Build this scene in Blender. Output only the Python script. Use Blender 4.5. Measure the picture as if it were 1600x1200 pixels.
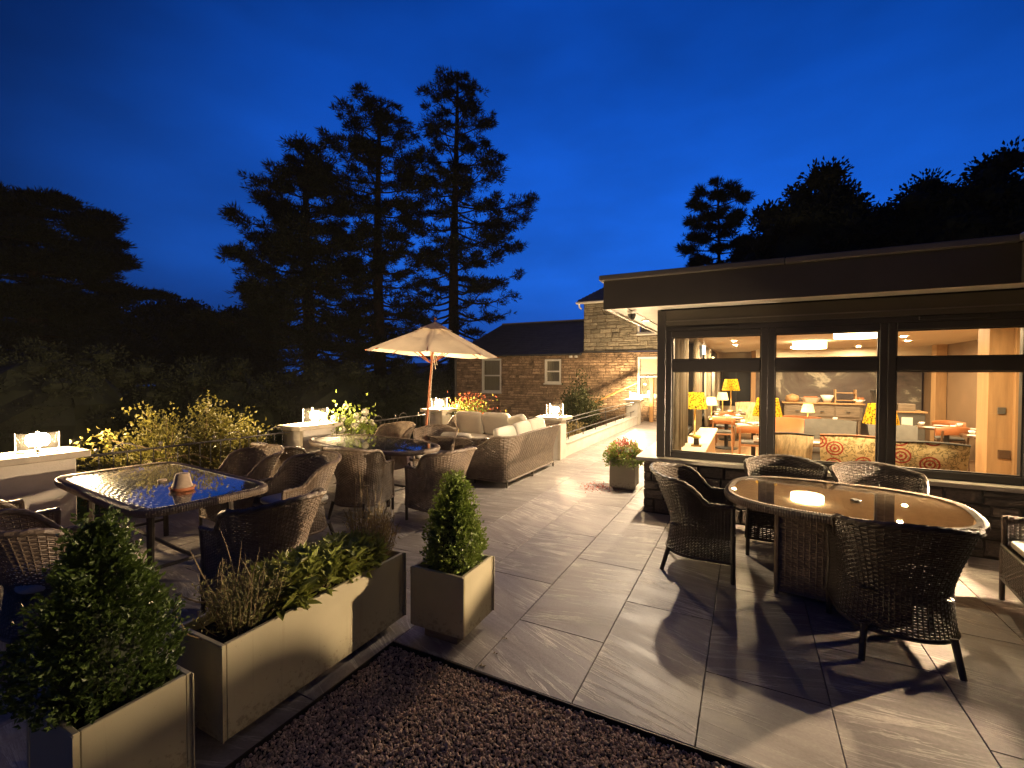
import bpy, bmesh, math, random
import numpy as np
from mathutils import Matrix, Vector
PI = math.pi
sc = bpy.context.scene
for _o in list(bpy.data.objects):
    bpy.data.objects.remove(_o)
C = sc.collection

# ------------------------------------------------------------------ camera
cam = bpy.data.cameras.new("camera")
cam.sensor_width = 36.0
cam.lens = 36.0 * 711.3 / 1600.0
cam.clip_start = 0.05
cam.clip_end = 2000
co = bpy.data.objects.new("camera", cam)
C.objects.link(co)
_y, _p, _r = -0.4764, 0.0211, 0.0023
_f = Vector((math.sin(_y) * math.cos(_p), math.cos(_y) * math.cos(_p), -math.sin(_p)))
_rt = Vector((math.cos(_y), -math.sin(_y), 0))
_up = _rt.cross(_f)
_r2 = _rt * math.cos(_r) + _up * math.sin(_r)
_u2 = _up * math.cos(_r) - _rt * math.sin(_r)
co.matrix_world = Matrix(((_r2.x, _u2.x, -_f.x, 1.3927), (_r2.y, _u2.y, -_f.y, -2.7621),
                          (_r2.z, _u2.z, -_f.z, 1.7126), (0, 0, 0, 1)))
sc.camera = co

# ------------------------------------------------------------------ dusk sky (no sun: it has set)
world = bpy.data.worlds.new("World")
sc.world = world
world.use_nodes = True
wn = world.node_tree
wbg = wn.nodes["Background"]
def wnode(t, **k):
    n = wn.nodes.new(t)
    for a, b in k.items():
        setattr(n, a, b)
    return n
def build_sky():
    tc = wnode("ShaderNodeTexCoord")
    sep = wnode("ShaderNodeSeparateXYZ")
    wn.links.new(tc.outputs["Generated"], sep.inputs[0])
    ramp = wnode("ShaderNodeValToRGB")
    wn.links.new(sep.outputs["Z"], ramp.inputs[0])
    cr = ramp.color_ramp
    stops = [(0.0, (0.0080, 0.050, 0.24)), (0.08, (0.0070, 0.062, 0.34)), (0.20, (0.0080, 0.098, 0.54)),
             (0.34, (0.0055, 0.084, 0.50)), (0.50, (0.0026, 0.060, 0.39)), (0.65, (0.0014, 0.042, 0.29)), (1.0, (0.0008, 0.024, 0.18))]
    while len(cr.elements) < len(stops):
        cr.elements.new(0.5)
    for e, (p, c) in zip(cr.elements, stops):
        e.position = p
        e.color = (*c, 1)
    # the afterglow is strongest towards where the sun went down
    dot = wnode("ShaderNodeVectorMath", operation="DOT_PRODUCT")
    wn.links.new(tc.outputs["Generated"], dot.inputs[0])
    g = Vector((math.sin(-0.30), math.cos(-0.30), 0.25)).normalized()
    dot.inputs[1].default_value = g
    mr = wnode("ShaderNodeMapRange")
    mr.interpolation_type = "SMOOTHSTEP"
    mr.inputs[1].default_value = 0.45
    mr.inputs[2].default_value = 1.0
    mr.inputs[3].default_value = 0.20
    mr.inputs[4].default_value = 1.30
    wn.links.new(dot.outputs["Value"], mr.inputs[0])
    ns = wnode("ShaderNodeTexNoise")
    ns.inputs["Scale"].default_value = 2.4
    ns.inputs["Detail"].default_value = 4
    mp = wnode("ShaderNodeMapping")
    mp.inputs["Scale"].default_value = (1, 1, 2.6)
    wn.links.new(tc.outputs["Generated"], mp.inputs[0])
    wn.links.new(mp.outputs[0], ns.inputs["Vector"])
    m2 = wnode("ShaderNodeMapRange")
    m2.inputs[1].default_value = 0.3
    m2.inputs[2].default_value = 0.7
    m2.inputs[3].default_value = 0.72
    m2.inputs[4].default_value = 1.20
    wn.links.new(ns.outputs["Fac"], m2.inputs[0])
    mu = wnode("ShaderNodeMath", operation="MULTIPLY")
    wn.links.new(mr.outputs[0], mu.inputs[0])
    wn.links.new(m2.outputs[0], mu.inputs[1])
    wn.links.new(ramp.outputs[0], wbg.inputs["Color"])
    wn.links.new(mu.outputs[0], wbg.inputs["Strength"])
build_sky()
sc.view_settings.view_transform = "Standard"
sc.view_settings.look = "None"
sc.view_settings.exposure = 0.0
sc.view_settings.gamma = 1.0
sc.view_settings.use_curve_mapping = False
sc.render.engine = "CYCLES"
cy = sc.cycles
cy.use_denoising = True
cy.denoiser = "OPENIMAGEDENOISE"
cy.max_bounces = 7
cy.diffuse_bounces = 4
cy.glossy_bounces = 4
cy.transmission_bounces = 4
cy.transparent_max_bounces = 24
cy.caustics_reflective = False
cy.caustics_refractive = False
cy.sample_clamp_indirect = 4.0
cy.use_light_tree = True

# ------------------------------------------------------------------ helpers
rng = np.random.default_rng(7)
random.seed(7)

class MB:
    """collects shapes, builds ONE mesh object"""
    def __init__(self):
        self.V, self.F, self.n = [], [], 0
    def add(self, V, F):
        V = np.asarray(V, float).reshape(-1, 3)
        F = np.asarray(F, int)
        self.V.append(V)
        self.F.append(F + self.n)
        self.n += len(V)
        return self
    def box(self, x0, x1, y0, y1, z0, z1):
        V = [(x, y, z) for z in (z0, z1) for y in (y0, y1) for x in (x0, x1)]
        return self.add(V, [(0, 2, 3, 1), (4, 5, 7, 6), (0, 1, 5, 4), (2, 6, 7, 3), (0, 4, 6, 2), (1, 3, 7, 5)])
    def quadbox(self, corners, z0, z1):
        """prism over a plan polygon"""
        n = len(corners)
        V = [(x, y, z0) for x, y in corners] + [(x, y, z1) for x, y in corners]
        self.add(V, [(i, (i + 1) % n, n + (i + 1) % n, n + i) for i in range(n)])
        m = len(V)
        c = np.mean(np.array(corners), 0)
        V2 = [(x, y, z0) for x, y in corners] + [(c[0], c[1], z0)]
        self.add(V2, [((i + 1) % n, i, n) for i in range(n)])
        V3 = [(x, y, z1) for x, y in corners] + [(c[0], c[1], z1)]
        return self.add(V3, [(i, (i + 1) % n, n) for i in range(n)])
    def tube(self, pts, r, n=8, caps=True, flat=1.0):
        P = np.asarray(pts, float)
        m = len(P)
        R = np.full(m, r) if np.isscalar(r) else np.asarray(r, float)
        T = np.gradient(P, axis=0)
        T /= np.linalg.norm(T, axis=1)[:, None] + 1e-12
        ref = np.array([0, 0, 1.0]) if abs(T[0, 2]) < 0.9 else np.array([1.0, 0, 0])
        V = np.zeros((m, n, 3))
        a = np.arange(n) * 2 * PI / n
        A = np.cross(T[0], ref)
        for i in range(m):
            A = A - T[i] * A.dot(T[i])
            A /= np.linalg.norm(A) + 1e-12
            B = np.cross(T[i], A)
            V[i] = P[i] + R[i] * (np.cos(a)[:, None] * A + flat * np.sin(a)[:, None] * B)
        i, j = np.meshgrid(np.arange(m - 1), np.arange(n), indexing="ij")
        j2 = (j + 1) % n
        F = np.stack([i * n + j, i * n + j2, (i + 1) * n + j2, (i + 1) * n + j], -1).reshape(-1, 4)
        self.add(V.reshape(-1, 3), F)
        if caps:
            for e in (0, m - 1):
                self.add(np.vstack([V[e], P[e]]), [((k + 1) % n, k, n) if e == 0 else (k, (k + 1) % n, n) for k in range(n)])
        return self
    def lathe(self, prof, c=(0, 0, 0), n=24):
        m = len(prof)
        a = np.arange(n) * 2 * PI / n
        V = np.array([[(c[0] + r * math.cos(t), c[1] + r * math.sin(t), c[2] + z) for t in a] for r, z in prof])
        i, j = np.meshgrid(np.arange(m - 1), np.arange(n), indexing="ij")
        j2 = (j + 1) % n
        F = np.stack([i * n + j, i * n + j2, (i + 1) * n + j2, (i + 1) * n + j], -1).reshape(-1, 4)
        return self.add(V.reshape(-1, 3), F)
    def grid(self, P):
        """P: (a,b,3) points"""
        P = np.asarray(P, float)
        a, b = P.shape[:2]
        i, j = np.meshgrid(np.arange(a - 1), np.arange(b - 1), indexing="ij")
        F = np.stack([i * b + j, i * b + j + 1, (i + 1) * b + j + 1, (i + 1) * b + j], -1).reshape(-1, 4)
        return self.add(P.reshape(-1, 3), F)
    def ribbons(self, P, S, N, w, t):
        """P,S,N: (rows, pts, 3): strands of diamond section"""
        R, M = P.shape[:2]
        V = np.stack([P + S * w / 2, P + N * t / 2, P - S * w / 2, P - N * t / 2], 2)
        base = (np.arange(R)[:, None, None] * M + np.arange(M - 1)[None, :, None]) * 4
        k = np.arange(4)[None, None, :]
        k2 = (k + 1) % 4
        F = np.stack([base + k, base + k2, base + 4 + k2, base + 4 + k], -1).reshape(-1, 4)
        return self.add(V.reshape(-1, 3), F)
    def leaves(self, c, d, L, W, fold=0.3, seed=0):
        """diamond leaves: centres c, directions d"""
        r = np.random.default_rng(seed)
        c = np.asarray(c, float)
        n = len(c)
        d = np.asarray(d, float)
        d = d / (np.linalg.norm(d, axis=1)[:, None] + 1e-9)
        L = np.broadcast_to(L, (n,))[:, None]
        W = np.broadcast_to(W, (n,))[:, None]
        q = r.normal(size=(n, 3))
        s = np.cross(d, q)
        s /= np.linalg.norm(s, axis=1)[:, None] + 1e-9
        u = np.cross(s, d)
        a = c
        tip = c + d * L
        mid = c + d * L * 0.45
        l = mid + s * W / 2 + u * W * fold
        rr = mid - s * W / 2 + u * W * fold
        V = np.stack([a, l, tip, rr], 1).reshape(-1, 3)
        b = np.arange(n)[:, None] * 4
        F = np.vstack([b + np.array([[0, 2, 1]]), b + np.array([[0, 3, 2]])])
        return self.add(V, F)
    def mesh(self, name, smooth=False):
        me = bpy.data.meshes.new(name)
        if not self.V:
            return me
        V = np.vstack(self.V)
        tot = np.concatenate([np.full(len(f), f.shape[1]) for f in self.F])
        idx = np.concatenate([f.ravel() for f in self.F])
        me.vertices.add(len(V))
        me.vertices.foreach_set("co", V.ravel())
        me.loops.add(len(idx))
        me.loops.foreach_set("vertex_index", idx)
        me.polygons.add(len(tot))
        me.polygons.foreach_set("loop_start", np.concatenate([[0], np.cumsum(tot)[:-1]]))
        me.polygons.foreach_set("loop_total", tot)
        me.polygons.foreach_set("use_smooth", np.full(len(tot), bool(smooth)))
        me.update()
        me.validate()
        return me
    def build(self, name, m, parent=None, smooth=False, bevel=0, seg=1, kind=None, loc=None, rotz=0):
        me = self.mesh(name, smooth)
        if bevel:
            b = bmesh.new()
            b.from_mesh(me)
            bmesh.ops.remove_doubles(b, verts=b.verts, dist=1e-5)
            bmesh.ops.bevel(b, geom=[e for e in b.edges if len(e.link_faces) == 2 and e.calc_face_angle(0) > 0.5],
                            offset=bevel, segments=seg, affect="EDGES", clamp_overlap=True)
            b.to_mesh(me)
            b.free()
        me.materials.append(m)
        o = bpy.data.objects.new(name, me)
        C.objects.link(o)
        if parent is not None:
            o.parent = parent
        if loc is not None:
            o.location = loc
        if rotz:
            o.rotation_euler[2] = rotz
        if kind:
            o["kind"] = kind
        return o

def link_mesh(name, me, parent=None, loc=(0, 0, 0), rot=None, scale=None):
    o = bpy.data.objects.new(name, me)
    C.objects.link(o)
    if parent is not None:
        o.parent = parent
    o.location = loc
    if rot is not None:
        o.rotation_euler = rot
    if scale is not None:
        o.scale = scale
    return o

def T(name, label, cat, loc=(0, 0, 0), rotz=0.0, group=None):
    o = bpy.data.objects.new(name, None)
    o.empty_display_size = 0.1
    C.objects.link(o)
    o.location = loc
    o.rotation_euler = (0, 0, rotz)
    tag(o, label, cat, group)
    return o

def tag(o, label, cat, group=None):
    o["label"] = label
    o["category"] = cat
    if group:
        o["group"] = group
    return o

def dup(o, loc=None, rotz=None, label=None, parent=None):
    c = o.copy()
    C.objects.link(c)
    if parent is not None:
        c.parent = parent
    if loc is not None:
        c.location = loc
    if rotz is not None:
        c.rotation_euler = (0, 0, rotz)
    if label:
        c["label"] = label
    for ch in list(o.children):
        dup(ch, parent=c)
    return c

def structure(o):
    o["kind"] = "structure"
    return o

def smooth01(x):
    x = np.clip(x, 0, 1)
    return x * x * (3 - 2 * x)

def turned(pts, a, c=(0, 0)):
    ca, sa = math.cos(a), math.sin(a)
    return [(c[0] + x * ca - y * sa, c[1] + x * sa + y * ca) for x, y in pts]

# ------------------------------------------------------------------ materials
def newmat(name):
    m = bpy.data.materials.new(name)
    m.use_nodes = True
    nt = m.node_tree
    return m, nt, nt.nodes["Principled BSDF"]

def N(nt, t, ins=None, **k):
    n = nt.nodes.new(t)
    for a, b in k.items():
        setattr(n, a, b)
    for a, b in (ins or {}).items():
        n.inputs[a].default_value = b
    return n

def coords(nt, rnd=0.0, scale=(1, 1, 1), rot=(0, 0, 0)):
    tc = N(nt, "ShaderNodeTexCoord")
    mp = N(nt, "ShaderNodeMapping")
    mp.inputs["Scale"].default_value = scale
    mp.inputs["Rotation"].default_value = rot
    nt.links.new(tc.outputs["Object"], mp.inputs["Vector"])
    if rnd:
        oi = N(nt, "ShaderNodeObjectInfo")
        mu = N(nt, "ShaderNodeMath", {1: 47.0 * rnd}, operation="MULTIPLY")
        nt.links.new(oi.outputs["Random"], mu.inputs[0])
        nt.links.new(mu.outputs[0], mp.inputs["Location"])
    return mp.outputs[0]

def ramp(nt, src, stops):
    r = N(nt, "ShaderNodeValToRGB")
    cr = r.color_ramp
    while len(cr.elements) < len(stops):
        cr.elements.new(0.5)
    for e, (p, c) in zip(cr.elements, stops):
        e.position = p
        e.color = (*c, 1)
    nt.links.new(src, r.inputs[0])
    return r.outputs[0]

def mat(name, col, rough=0.6, var=0.25, scale=6.0, bump=0.0, bscale=60.0, metal=0.0, rnd=0.0, stretch=(1, 1, 1),
        spec=0.5, coat=0.0, sheen=0.0, trans=0.0, objvar=0.0):
    m, nt, b = newmat(name)
    v = coords(nt, rnd, stretch)
    ns = N(nt, "ShaderNodeTexNoise", {"Scale": scale, "Detail": 5.0, "Roughness": 0.6})
    nt.links.new(v, ns.inputs["Vector"])
    c = np.array(col, float)
    out = ramp(nt, ns.outputs["Fac"], [(0.28, tuple(c * (1 - var))), (0.72, tuple(np.minimum(c * (1 + var), 0.95)))])
    if objvar:
        oi = N(nt, "ShaderNodeObjectInfo")
        mr = N(nt, "ShaderNodeMapRange", {3: 1 - objvar, 4: 1 + objvar})
        nt.links.new(oi.outputs["Random"], mr.inputs[0])
        hs = N(nt, "ShaderNodeHueSaturation")
        nt.links.new(mr.outputs[0], hs.inputs["Value"])
        nt.links.new(out, hs.inputs["Color"])
        out = hs.outputs[0]
    nt.links.new(out, b.inputs["Base Color"])
    b.inputs["Roughness"].default_value = rough
    b.inputs["Metallic"].default_value = metal
    b.inputs["Specular IOR Level"].default_value = spec
    b.inputs["Coat Weight"].default_value = coat
    b.inputs["Sheen Weight"].default_value = sheen
    if bump:
        n2 = N(nt, "ShaderNodeTexNoise", {"Scale": bscale, "Detail": 4.0})
        nt.links.new(v, n2.inputs["Vector"])
        bp = N(nt, "ShaderNodeBump", {"Strength": bump, "Distance": 0.01})
        nt.links.new(n2.outputs["Fac"], bp.inputs["Height"])
        nt.links.new(bp.outputs[0], b.inputs["Normal"])
    if trans:
        tr = N(nt, "ShaderNodeBsdfTranslucent")
        nt.links.new(out, tr.inputs["Color"])
        mx = N(nt, "ShaderNodeMixShader", {0: trans})
        nt.links.new(b.outputs[0], mx.inputs[1])
        nt.links.new(tr.outputs[0], mx.inputs[2])
        nt.links.new(mx.outputs[0], nt.nodes["Material Output"].inputs["Surface"])
    return m

def emit(name, col, strength):
    m, nt, b = newmat(name)
    b.inputs["Base Color"].default_value = (*col, 1)
    b.inputs["Emission Color"].default_value = (*col, 1)
    b.inputs["Emission Strength"].default_value = strength
    return m

def glass(name, tint=(1, 1, 1), frost=0.0, rough=0.0, f0=1.45):
    m, nt, b = newmat(name)
    tr = N(nt, "ShaderNodeBsdfTransparent", {"Color": (*tint, 1)})
    gl = N(nt, "ShaderNodeBsdfGlossy", {"Color": (1, 1, 1, 1), "Roughness": rough})
    fr = N(nt, "ShaderNodeFresnel", {"IOR": f0})
    # the same reflectance from both sides of a pane
    ge = N(nt, "ShaderNodeNewGeometry")
    io = N(nt, "ShaderNodeMapRange", {3: f0, 4: 1.0 / f0})
    nt.links.new(ge.outputs["Backfacing"], io.inputs[0])
    nt.links.new(io.outputs[0], fr.inputs["IOR"])
    mx = N(nt, "ShaderNodeMixShader")
    nt.links.new(fr.outputs[0], mx.inputs[0])
    nt.links.new(tr.outputs[0], mx.inputs[1])
    nt.links.new(gl.outputs[0], mx.inputs[2])
    out = mx.outputs[0]
    if frost:
        tl = N(nt, "ShaderNodeBsdfTranslucent", {"Color": (0.95, 0.93, 0.88, 1)})
        m2 = N(nt, "ShaderNodeMixShader", {0: frost})
        nt.links.new(out, m2.inputs[1])
        nt.links.new(tl.outputs[0], m2.inputs[2])
        out = m2.outputs[0]
    nt.links.new(out, nt.nodes["Material Output"].inputs["Surface"])
    return m

def paving_mat():
    m, nt, b = newmat("veined_porcelain")
    oi = N(nt, "ShaderNodeObjectInfo")
    tc = N(nt, "ShaderNodeTexCoord")
    # every slab takes its own cut of the vein pattern, turned a little
    rot = N(nt, "ShaderNodeMapRange", {3: -0.40, 4: 0.50})
    nt.links.new(oi.outputs["Random"], rot.inputs[0])
    vr = N(nt, "ShaderNodeVectorRotate", rotation_type="Z_AXIS")
    nt.links.new(tc.outputs["Object"], vr.inputs["Vector"])
    nt.links.new(rot.outputs[0], vr.inputs["Angle"])
    off = N(nt, "ShaderNodeMath", {1: 173.0}, operation="MULTIPLY")
    nt.links.new(oi.outputs["Random"], off.inputs[0])
    def nz(scale, sx, sy, det, dist, rgh=0.55):
        mp = N(nt, "ShaderNodeMapping")
        mp.inputs["Scale"].default_value = (sx, sy, 1)
        nt.links.new(vr.outputs[0], mp.inputs["Vector"])
        n = N(nt, "ShaderNodeTexNoise", {"Scale": scale, "Detail": det, "Roughness": rgh, "Distortion": dist}, noise_dimensions="4D")
        nt.links.new(mp.outputs[0], n.inputs["Vector"])
        nt.links.new(off.outputs[0], n.inputs["W"])
        return n.outputs["Fac"]
    broad = nz(1.0, 0.9, 4.5, 6, 0.9)
    base = ramp(nt, broad, [(0.25, (0.20, 0.178, 0.165)), (0.42, (0.30, 0.270, 0.250)), (0.52, (0.245, 0.216, 0.200)), (0.62, (0.33, 0.295, 0.272)), (0.78, (0.38, 0.345, 0.318))])
    vein = nz(1.3, 0.55, 6.5, 7, 1.4, 0.6)
    a = N(nt, "ShaderNodeMath", {1: 0.5}, operation="SUBTRACT")
    nt.links.new(vein, a.inputs[0])
    ab = N(nt, "ShaderNodeMath", operation="ABSOLUTE")
    nt.links.new(a.outputs[0], ab.inputs[0])
    vm = N(nt, "ShaderNodeMapRange", {1: 0.0, 2: 0.030, 3: 1.0, 4: 0.0})
    nt.links.new(ab.outputs[0], vm.inputs[0])
    pat = nz(2.2, 1, 1.6, 2, 0)
    pm = N(nt, "ShaderNodeMapRange", {1: 0.42, 2: 0.60})
    nt.links.new(pat, pm.inputs[0])
    vv = N(nt, "ShaderNodeMath", operation="MULTIPLY")
    nt.links.new(vm.outputs[0], vv.inputs[0])
    nt.links.new(pm.outputs[0], vv.inputs[1])
    mix = N(nt, "ShaderNodeMix", data_type="RGBA")
    nt.links.new(vv.outputs[0], mix.inputs["Factor"])
    nt.links.new(base, mix.inputs["A"])
    mix.inputs["B"].default_value = (0.56, 0.52, 0.47, 1)
    fine = nz(60, 1, 1.5, 3, 0)
    fm = N(nt, "ShaderNodeMapRange", {1: 0.3, 2: 0.7, 3: 0.86, 4: 1.12})
    nt.links.new(fine, fm.inputs[0])
    hv = N(nt, "ShaderNodeMapRange", {3: 0.86, 4: 1.12})
    nt.links.new(oi.outputs["Random"], hv.inputs[0])
    m3 = N(nt, "ShaderNodeMath", operation="MULTIPLY")
    nt.links.new(fm.outputs[0], m3.inputs[0])
    nt.links.new(hv.outputs[0], m3.inputs[1])
    hs = N(nt, "ShaderNodeHueSaturation")
    nt.links.new(mix.outputs["Result"], hs.inputs["Color"])
    nt.links.new(m3.outputs[0], hs.inputs["Value"])
    nt.links.new(hs.outputs[0], b.inputs["Base Color"])
    rr = N(nt, "ShaderNodeMapRange", {1: 0.3, 2: 0.7, 3: 0.36, 4: 0.58})
    nt.links.new(broad, rr.inputs[0])
    nt.links.new(rr.outputs[0], b.inputs["Roughness"])
    bp = N(nt, "ShaderNodeBump", {"Strength": 0.35, "Distance": 0.004})
    sm = N(nt, "ShaderNodeMath", operation="ADD")
    nt.links.new(broad, sm.inputs[0])
    nt.links.new(vv.outputs[0], sm.inputs[1])
    nt.links.new(sm.outputs[0], bp.inputs["Height"])
    nt.links.new(bp.outputs[0], b.inputs["Normal"])
    return m

def planter_mat():
    """sage powder coat with faint runs and soil splashed along the foot"""
    m, nt, b = newmat("sage_planter_paint")
    v = coords(nt)
    n1 = N(nt, "ShaderNodeTexNoise", {"Scale": 3.5, "Detail": 5.0})
    nt.links.new(v, n1.inputs["Vector"])
    base = ramp(nt, n1.outputs["Fac"], [(0.3, (0.37, 0.33, 0.215)), (0.7, (0.43, 0.385, 0.26))])
    n2 = N(nt, "ShaderNodeTexNoise", {"Scale": 34.0, "Detail": 6.0, "Roughness": 0.7})
    nt.links.new(v, n2.inputs["Vector"])
    sp = N(nt, "ShaderNodeSeparateXYZ")
    nt.links.new(v, sp.inputs[0])
    low = N(nt, "ShaderNodeMapRange", {1: 0.26, 2: 0.03, 3: 0.0, 4: 0.20})
    nt.links.new(sp.outputs["Z"], low.inputs[0])
    ad = N(nt, "ShaderNodeMath", operation="ADD")
    nt.links.new(n2.outputs["Fac"], ad.inputs[0])
    nt.links.new(low.outputs[0], ad.inputs[1])
    st = N(nt, "ShaderNodeMapRange", {1: 0.66, 2: 0.74, 3: 0.0, 4: 0.45})
    nt.links.new(ad.outputs[0], st.inputs[0])
    # rain runs from the rim
    mp = N(nt, "ShaderNodeMapping")
    mp.inputs["Scale"].default_value = (26, 26, 0.8)
    nt.links.new(v, mp.inputs["Vector"])
    n3 = N(nt, "ShaderNodeTexNoise", {"Scale": 1.0, "Detail": 3.0})
    nt.links.new(mp.outputs[0], n3.inputs["Vector"])
    rn = N(nt, "ShaderNodeMapRange", {1: 0.60, 2: 0.72, 3: 0.0, 4: 0.22})
    nt.links.new(n3.outputs["Fac"], rn.inputs[0])
    mx = N(nt, "ShaderNodeMath", operation="MAXIMUM")
    nt.links.new(st.outputs[0], mx.inputs[0])
    nt.links.new(rn.outputs[0], mx.inputs[1])
    mix = N(nt, "ShaderNodeMix", data_type="RGBA")
    nt.links.new(mx.outputs[0], mix.inputs["Factor"])
    nt.links.new(base, mix.inputs["A"])
    mix.inputs["B"].default_value = (0.11, 0.085, 0.05, 1)
    nt.links.new(mix.outputs["Result"], b.inputs["Base Color"])
    b.inputs["Roughness"].default_value = 0.45
    return m

def mural_mat():
    m, nt, b = newmat("mural_paint")
    v = coords(nt, 0, (1, 1, 1))
    n1 = N(nt, "ShaderNodeTexNoise", {"Scale": 0.8, "Detail": 9.0, "Roughness": 0.62, "Distortion": 1.3})
    nt.links.new(v, n1.inputs["Vector"])
    c1 = ramp(nt, n1.outputs["Fac"], [(0.36, (0.05, 0.043, 0.045)), (0.47, (0.10, 0.078, 0.07)), (0.56, (0.13, 0.115, 0.10)), (0.61, (0.40, 0.37, 0.30)), (0.70, (0.18, 0.19, 0.16))])
    nt.links.new(c1, b.inputs["Base Color"])
    b.inputs["Roughness"].default_value = 0.7
    return m

def swirl_mat():
    """cream furnishing fabric with red rings and olive leaves"""
    m, nt, b = newmat("swirl_fabric")
    v = coords(nt, 0.4)
    vo = N(nt, "ShaderNodeTexVoronoi", {"Scale": 3.9, "Randomness": 0.8}, voronoi_dimensions="2D")
    sx = N(nt, "ShaderNodeSeparateXYZ")
    nt.links.new(v, sx.inputs[0])
    cx = N(nt, "ShaderNodeCombineXYZ")
    nt.links.new(sx.outputs["X"], cx.inputs["X"])
    nt.links.new(sx.outputs["Z"], cx.inputs["Y"])
    nt.links.new(cx.outputs[0], vo.inputs["Vector"])
    si = N(nt, "ShaderNodeMath", {1: 44.0}, operation="MULTIPLY")
    nt.links.new(vo.outputs["Distance"], si.inputs[0])
    sn = N(nt, "ShaderNodeMath", operation="SINE")
    nt.links.new(si.outputs[0], sn.inputs[0])
    lt = N(nt, "ShaderNodeMapRange", {1: 0.36, 2: 0.40, 3: 1.0, 4: 0.0})
    nt.links.new(vo.outputs["Distance"], lt.inputs[0])
    pos = N(nt, "ShaderNodeMapRange", {1: -0.1, 2: 0.3})
    nt.links.new(sn.outputs[0], pos.inputs[0])
    k = N(nt, "ShaderNodeMath", operation="MULTIPLY")
    nt.links.new(lt.outputs[0], k.inputs[0])
    nt.links.new(pos.outputs[0], k.inputs[1])
    pick = N(nt, "ShaderNodeSeparateColor")
    nt.links.new(vo.outputs["Color"], pick.inputs[0])
    gt = N(nt, "ShaderNodeMath", {1: 0.35}, operation="GREATER_THAN")
    nt.links.new(pick.outputs[0], gt.inputs[0])
    k2 = N(nt, "ShaderNodeMath", operation="MULTIPLY")
    nt.links.new(k.outputs[0], k2.inputs[0])
    nt.links.new(gt.outputs[0], k2.inputs[1])
    ns = N(nt, "ShaderNodeTexNoise", {"Scale": 14.0, "Detail": 3.0, "Distortion": 1.2})
    nt.links.new(v, ns.inputs["Vector"])
    base = ramp(nt, ns.outputs["Fac"], [(0.40, (0.85, 0.68, 0.36)), (0.50, (0.74, 0.55, 0.25)), (0.545, (0.15, 0.11, 0.04)), (0.60, (0.80, 0.62, 0.30))])
    mx = N(nt, "ShaderNodeMix", data_type="RGBA")
    nt.links.new(k2.outputs[0], mx.inputs["Factor"])
    nt.links.new(base, mx.inputs["A"])
    mx.inputs["B"].default_value = (0.45, 0.045, 0.02, 1)
    nt.links.new(mx.outputs["Result"], b.inputs["Base Color"])
    b.inputs["Roughness"].default_value = 0.85
    return m

def shade_mat():
    """lit yellow lampshade with printed leaves"""
    m, nt, b = newmat("printed_lampshade")
    v = coords(nt, 0.3)
    vo = N(nt, "ShaderNodeTexVoronoi", {"Scale": 34.0, "Randomness": 1.0})
    nt.links.new(v, vo.inputs["Vector"])
    c = ramp(nt, vo.outputs["Distance"], [(0.27, (0.07, 0.07, 0.008)), (0.37, (0.55, 0.40, 0.015)), (0.6, (1.0, 0.72, 0.05))])
    nt.links.new(c, b.inputs["Base Color"])
    b.inputs["Roughness"].default_value = 0.8
    tl = N(nt, "ShaderNodeBsdfTranslucent")
    nt.links.new(c, tl.inputs["Color"])
    mx = N(nt, "ShaderNodeMixShader", {0: 0.65})
    nt.links.new(b.outputs[0], mx.inputs[1])
    nt.links.new(tl.outputs[0], mx.inputs[2])
    nt.links.new(mx.outputs[0], nt.nodes["Material Output"].inputs["Surface"])
    return m

MT = {}
MT["paving"] = paving_mat()
MT["bedding"] = mat("grout_bed", (0.05, 0.042, 0.036), 0.9)
MT["gravel"] = mat("gravel_stone", (0.52, 0.38, 0.27), 0.75, 0.8, 42, 0.3, 200)
MT["soilbed"] = mat("gravel_base", (0.02, 0.015, 0.012), 0.95)
MT["edging"] = mat("edging_metal", (0.05, 0.043, 0.036), 0.45, metal=0.6)
MT["lawn"] = mat("lawn_grass", (0.03, 0.045, 0.015), 1.0, 0.4, 0.4, 0.6, 12, spec=0.0)
MT["frame"] = mat("dark_frame_paint", (0.030, 0.027, 0.024), 0.42, 0.12, 3)
MT["fascia"] = mat("dark_fascia_paint", (0.052, 0.045, 0.034), 0.5, 0.14, 2, 0.05, 30)
MT["trim"] = mat("gutter_paint", (0.11, 0.10, 0.085), 0.4, 0.1, 3)
MT["soffit"] = mat("white_soffit", (0.72, 0.69, 0.62), 0.5, 0.06)
MT["roofing"] = mat("roof_felt", (0.02, 0.02, 0.022), 0.9)
MT["sill"] = mat("sill_paint", (0.38, 0.35, 0.29), 0.35, 0.1)
MT["plinth"] = mat("plinth_stone", (0.085, 0.066, 0.053), 0.85, 0.45, 7, 0.7, 30, rnd=1, objvar=0.4)
MT["mortar"] = mat("dark_mortar", (0.05, 0.042, 0.035), 0.95, 0.3, 20)
MT["rubble"] = mat("rubble_stone", (0.38, 0.265, 0.17), 0.9, 0.65, 4, 0.6, 22, rnd=1, objvar=0.28)
MT["ashlar"] = mat("upper_stone", (0.22, 0.195, 0.145), 0.9, 0.45, 5, 0.5, 22, rnd=1, objvar=0.35)
MT["mortar2"] = mat("rubble_mortar", (0.14, 0.10, 0.068), 0.95, 0.35, 12)
MT["slate"] = mat("roof_slate", (0.035, 0.036, 0.040), 0.6, 0.4, 3, 0.3, 20, rnd=1)
MT["white"] = mat("white_joinery", (0.66, 0.64, 0.58), 0.45, 0.05)
MT["blind"] = mat("net_blind", (0.24, 0.22, 0.17), 0.8, 0.12, 3, stretch=(14, 14, 0.3))
MT["render"] = mat("painted_render", (0.50, 0.46, 0.40), 0.8, 0.16, 3, 0.3, 60)
MT["cap"] = mat("coping_stone", (0.42, 0.37, 0.29), 0.7, 0.2, 5, 0.3, 50)
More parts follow.
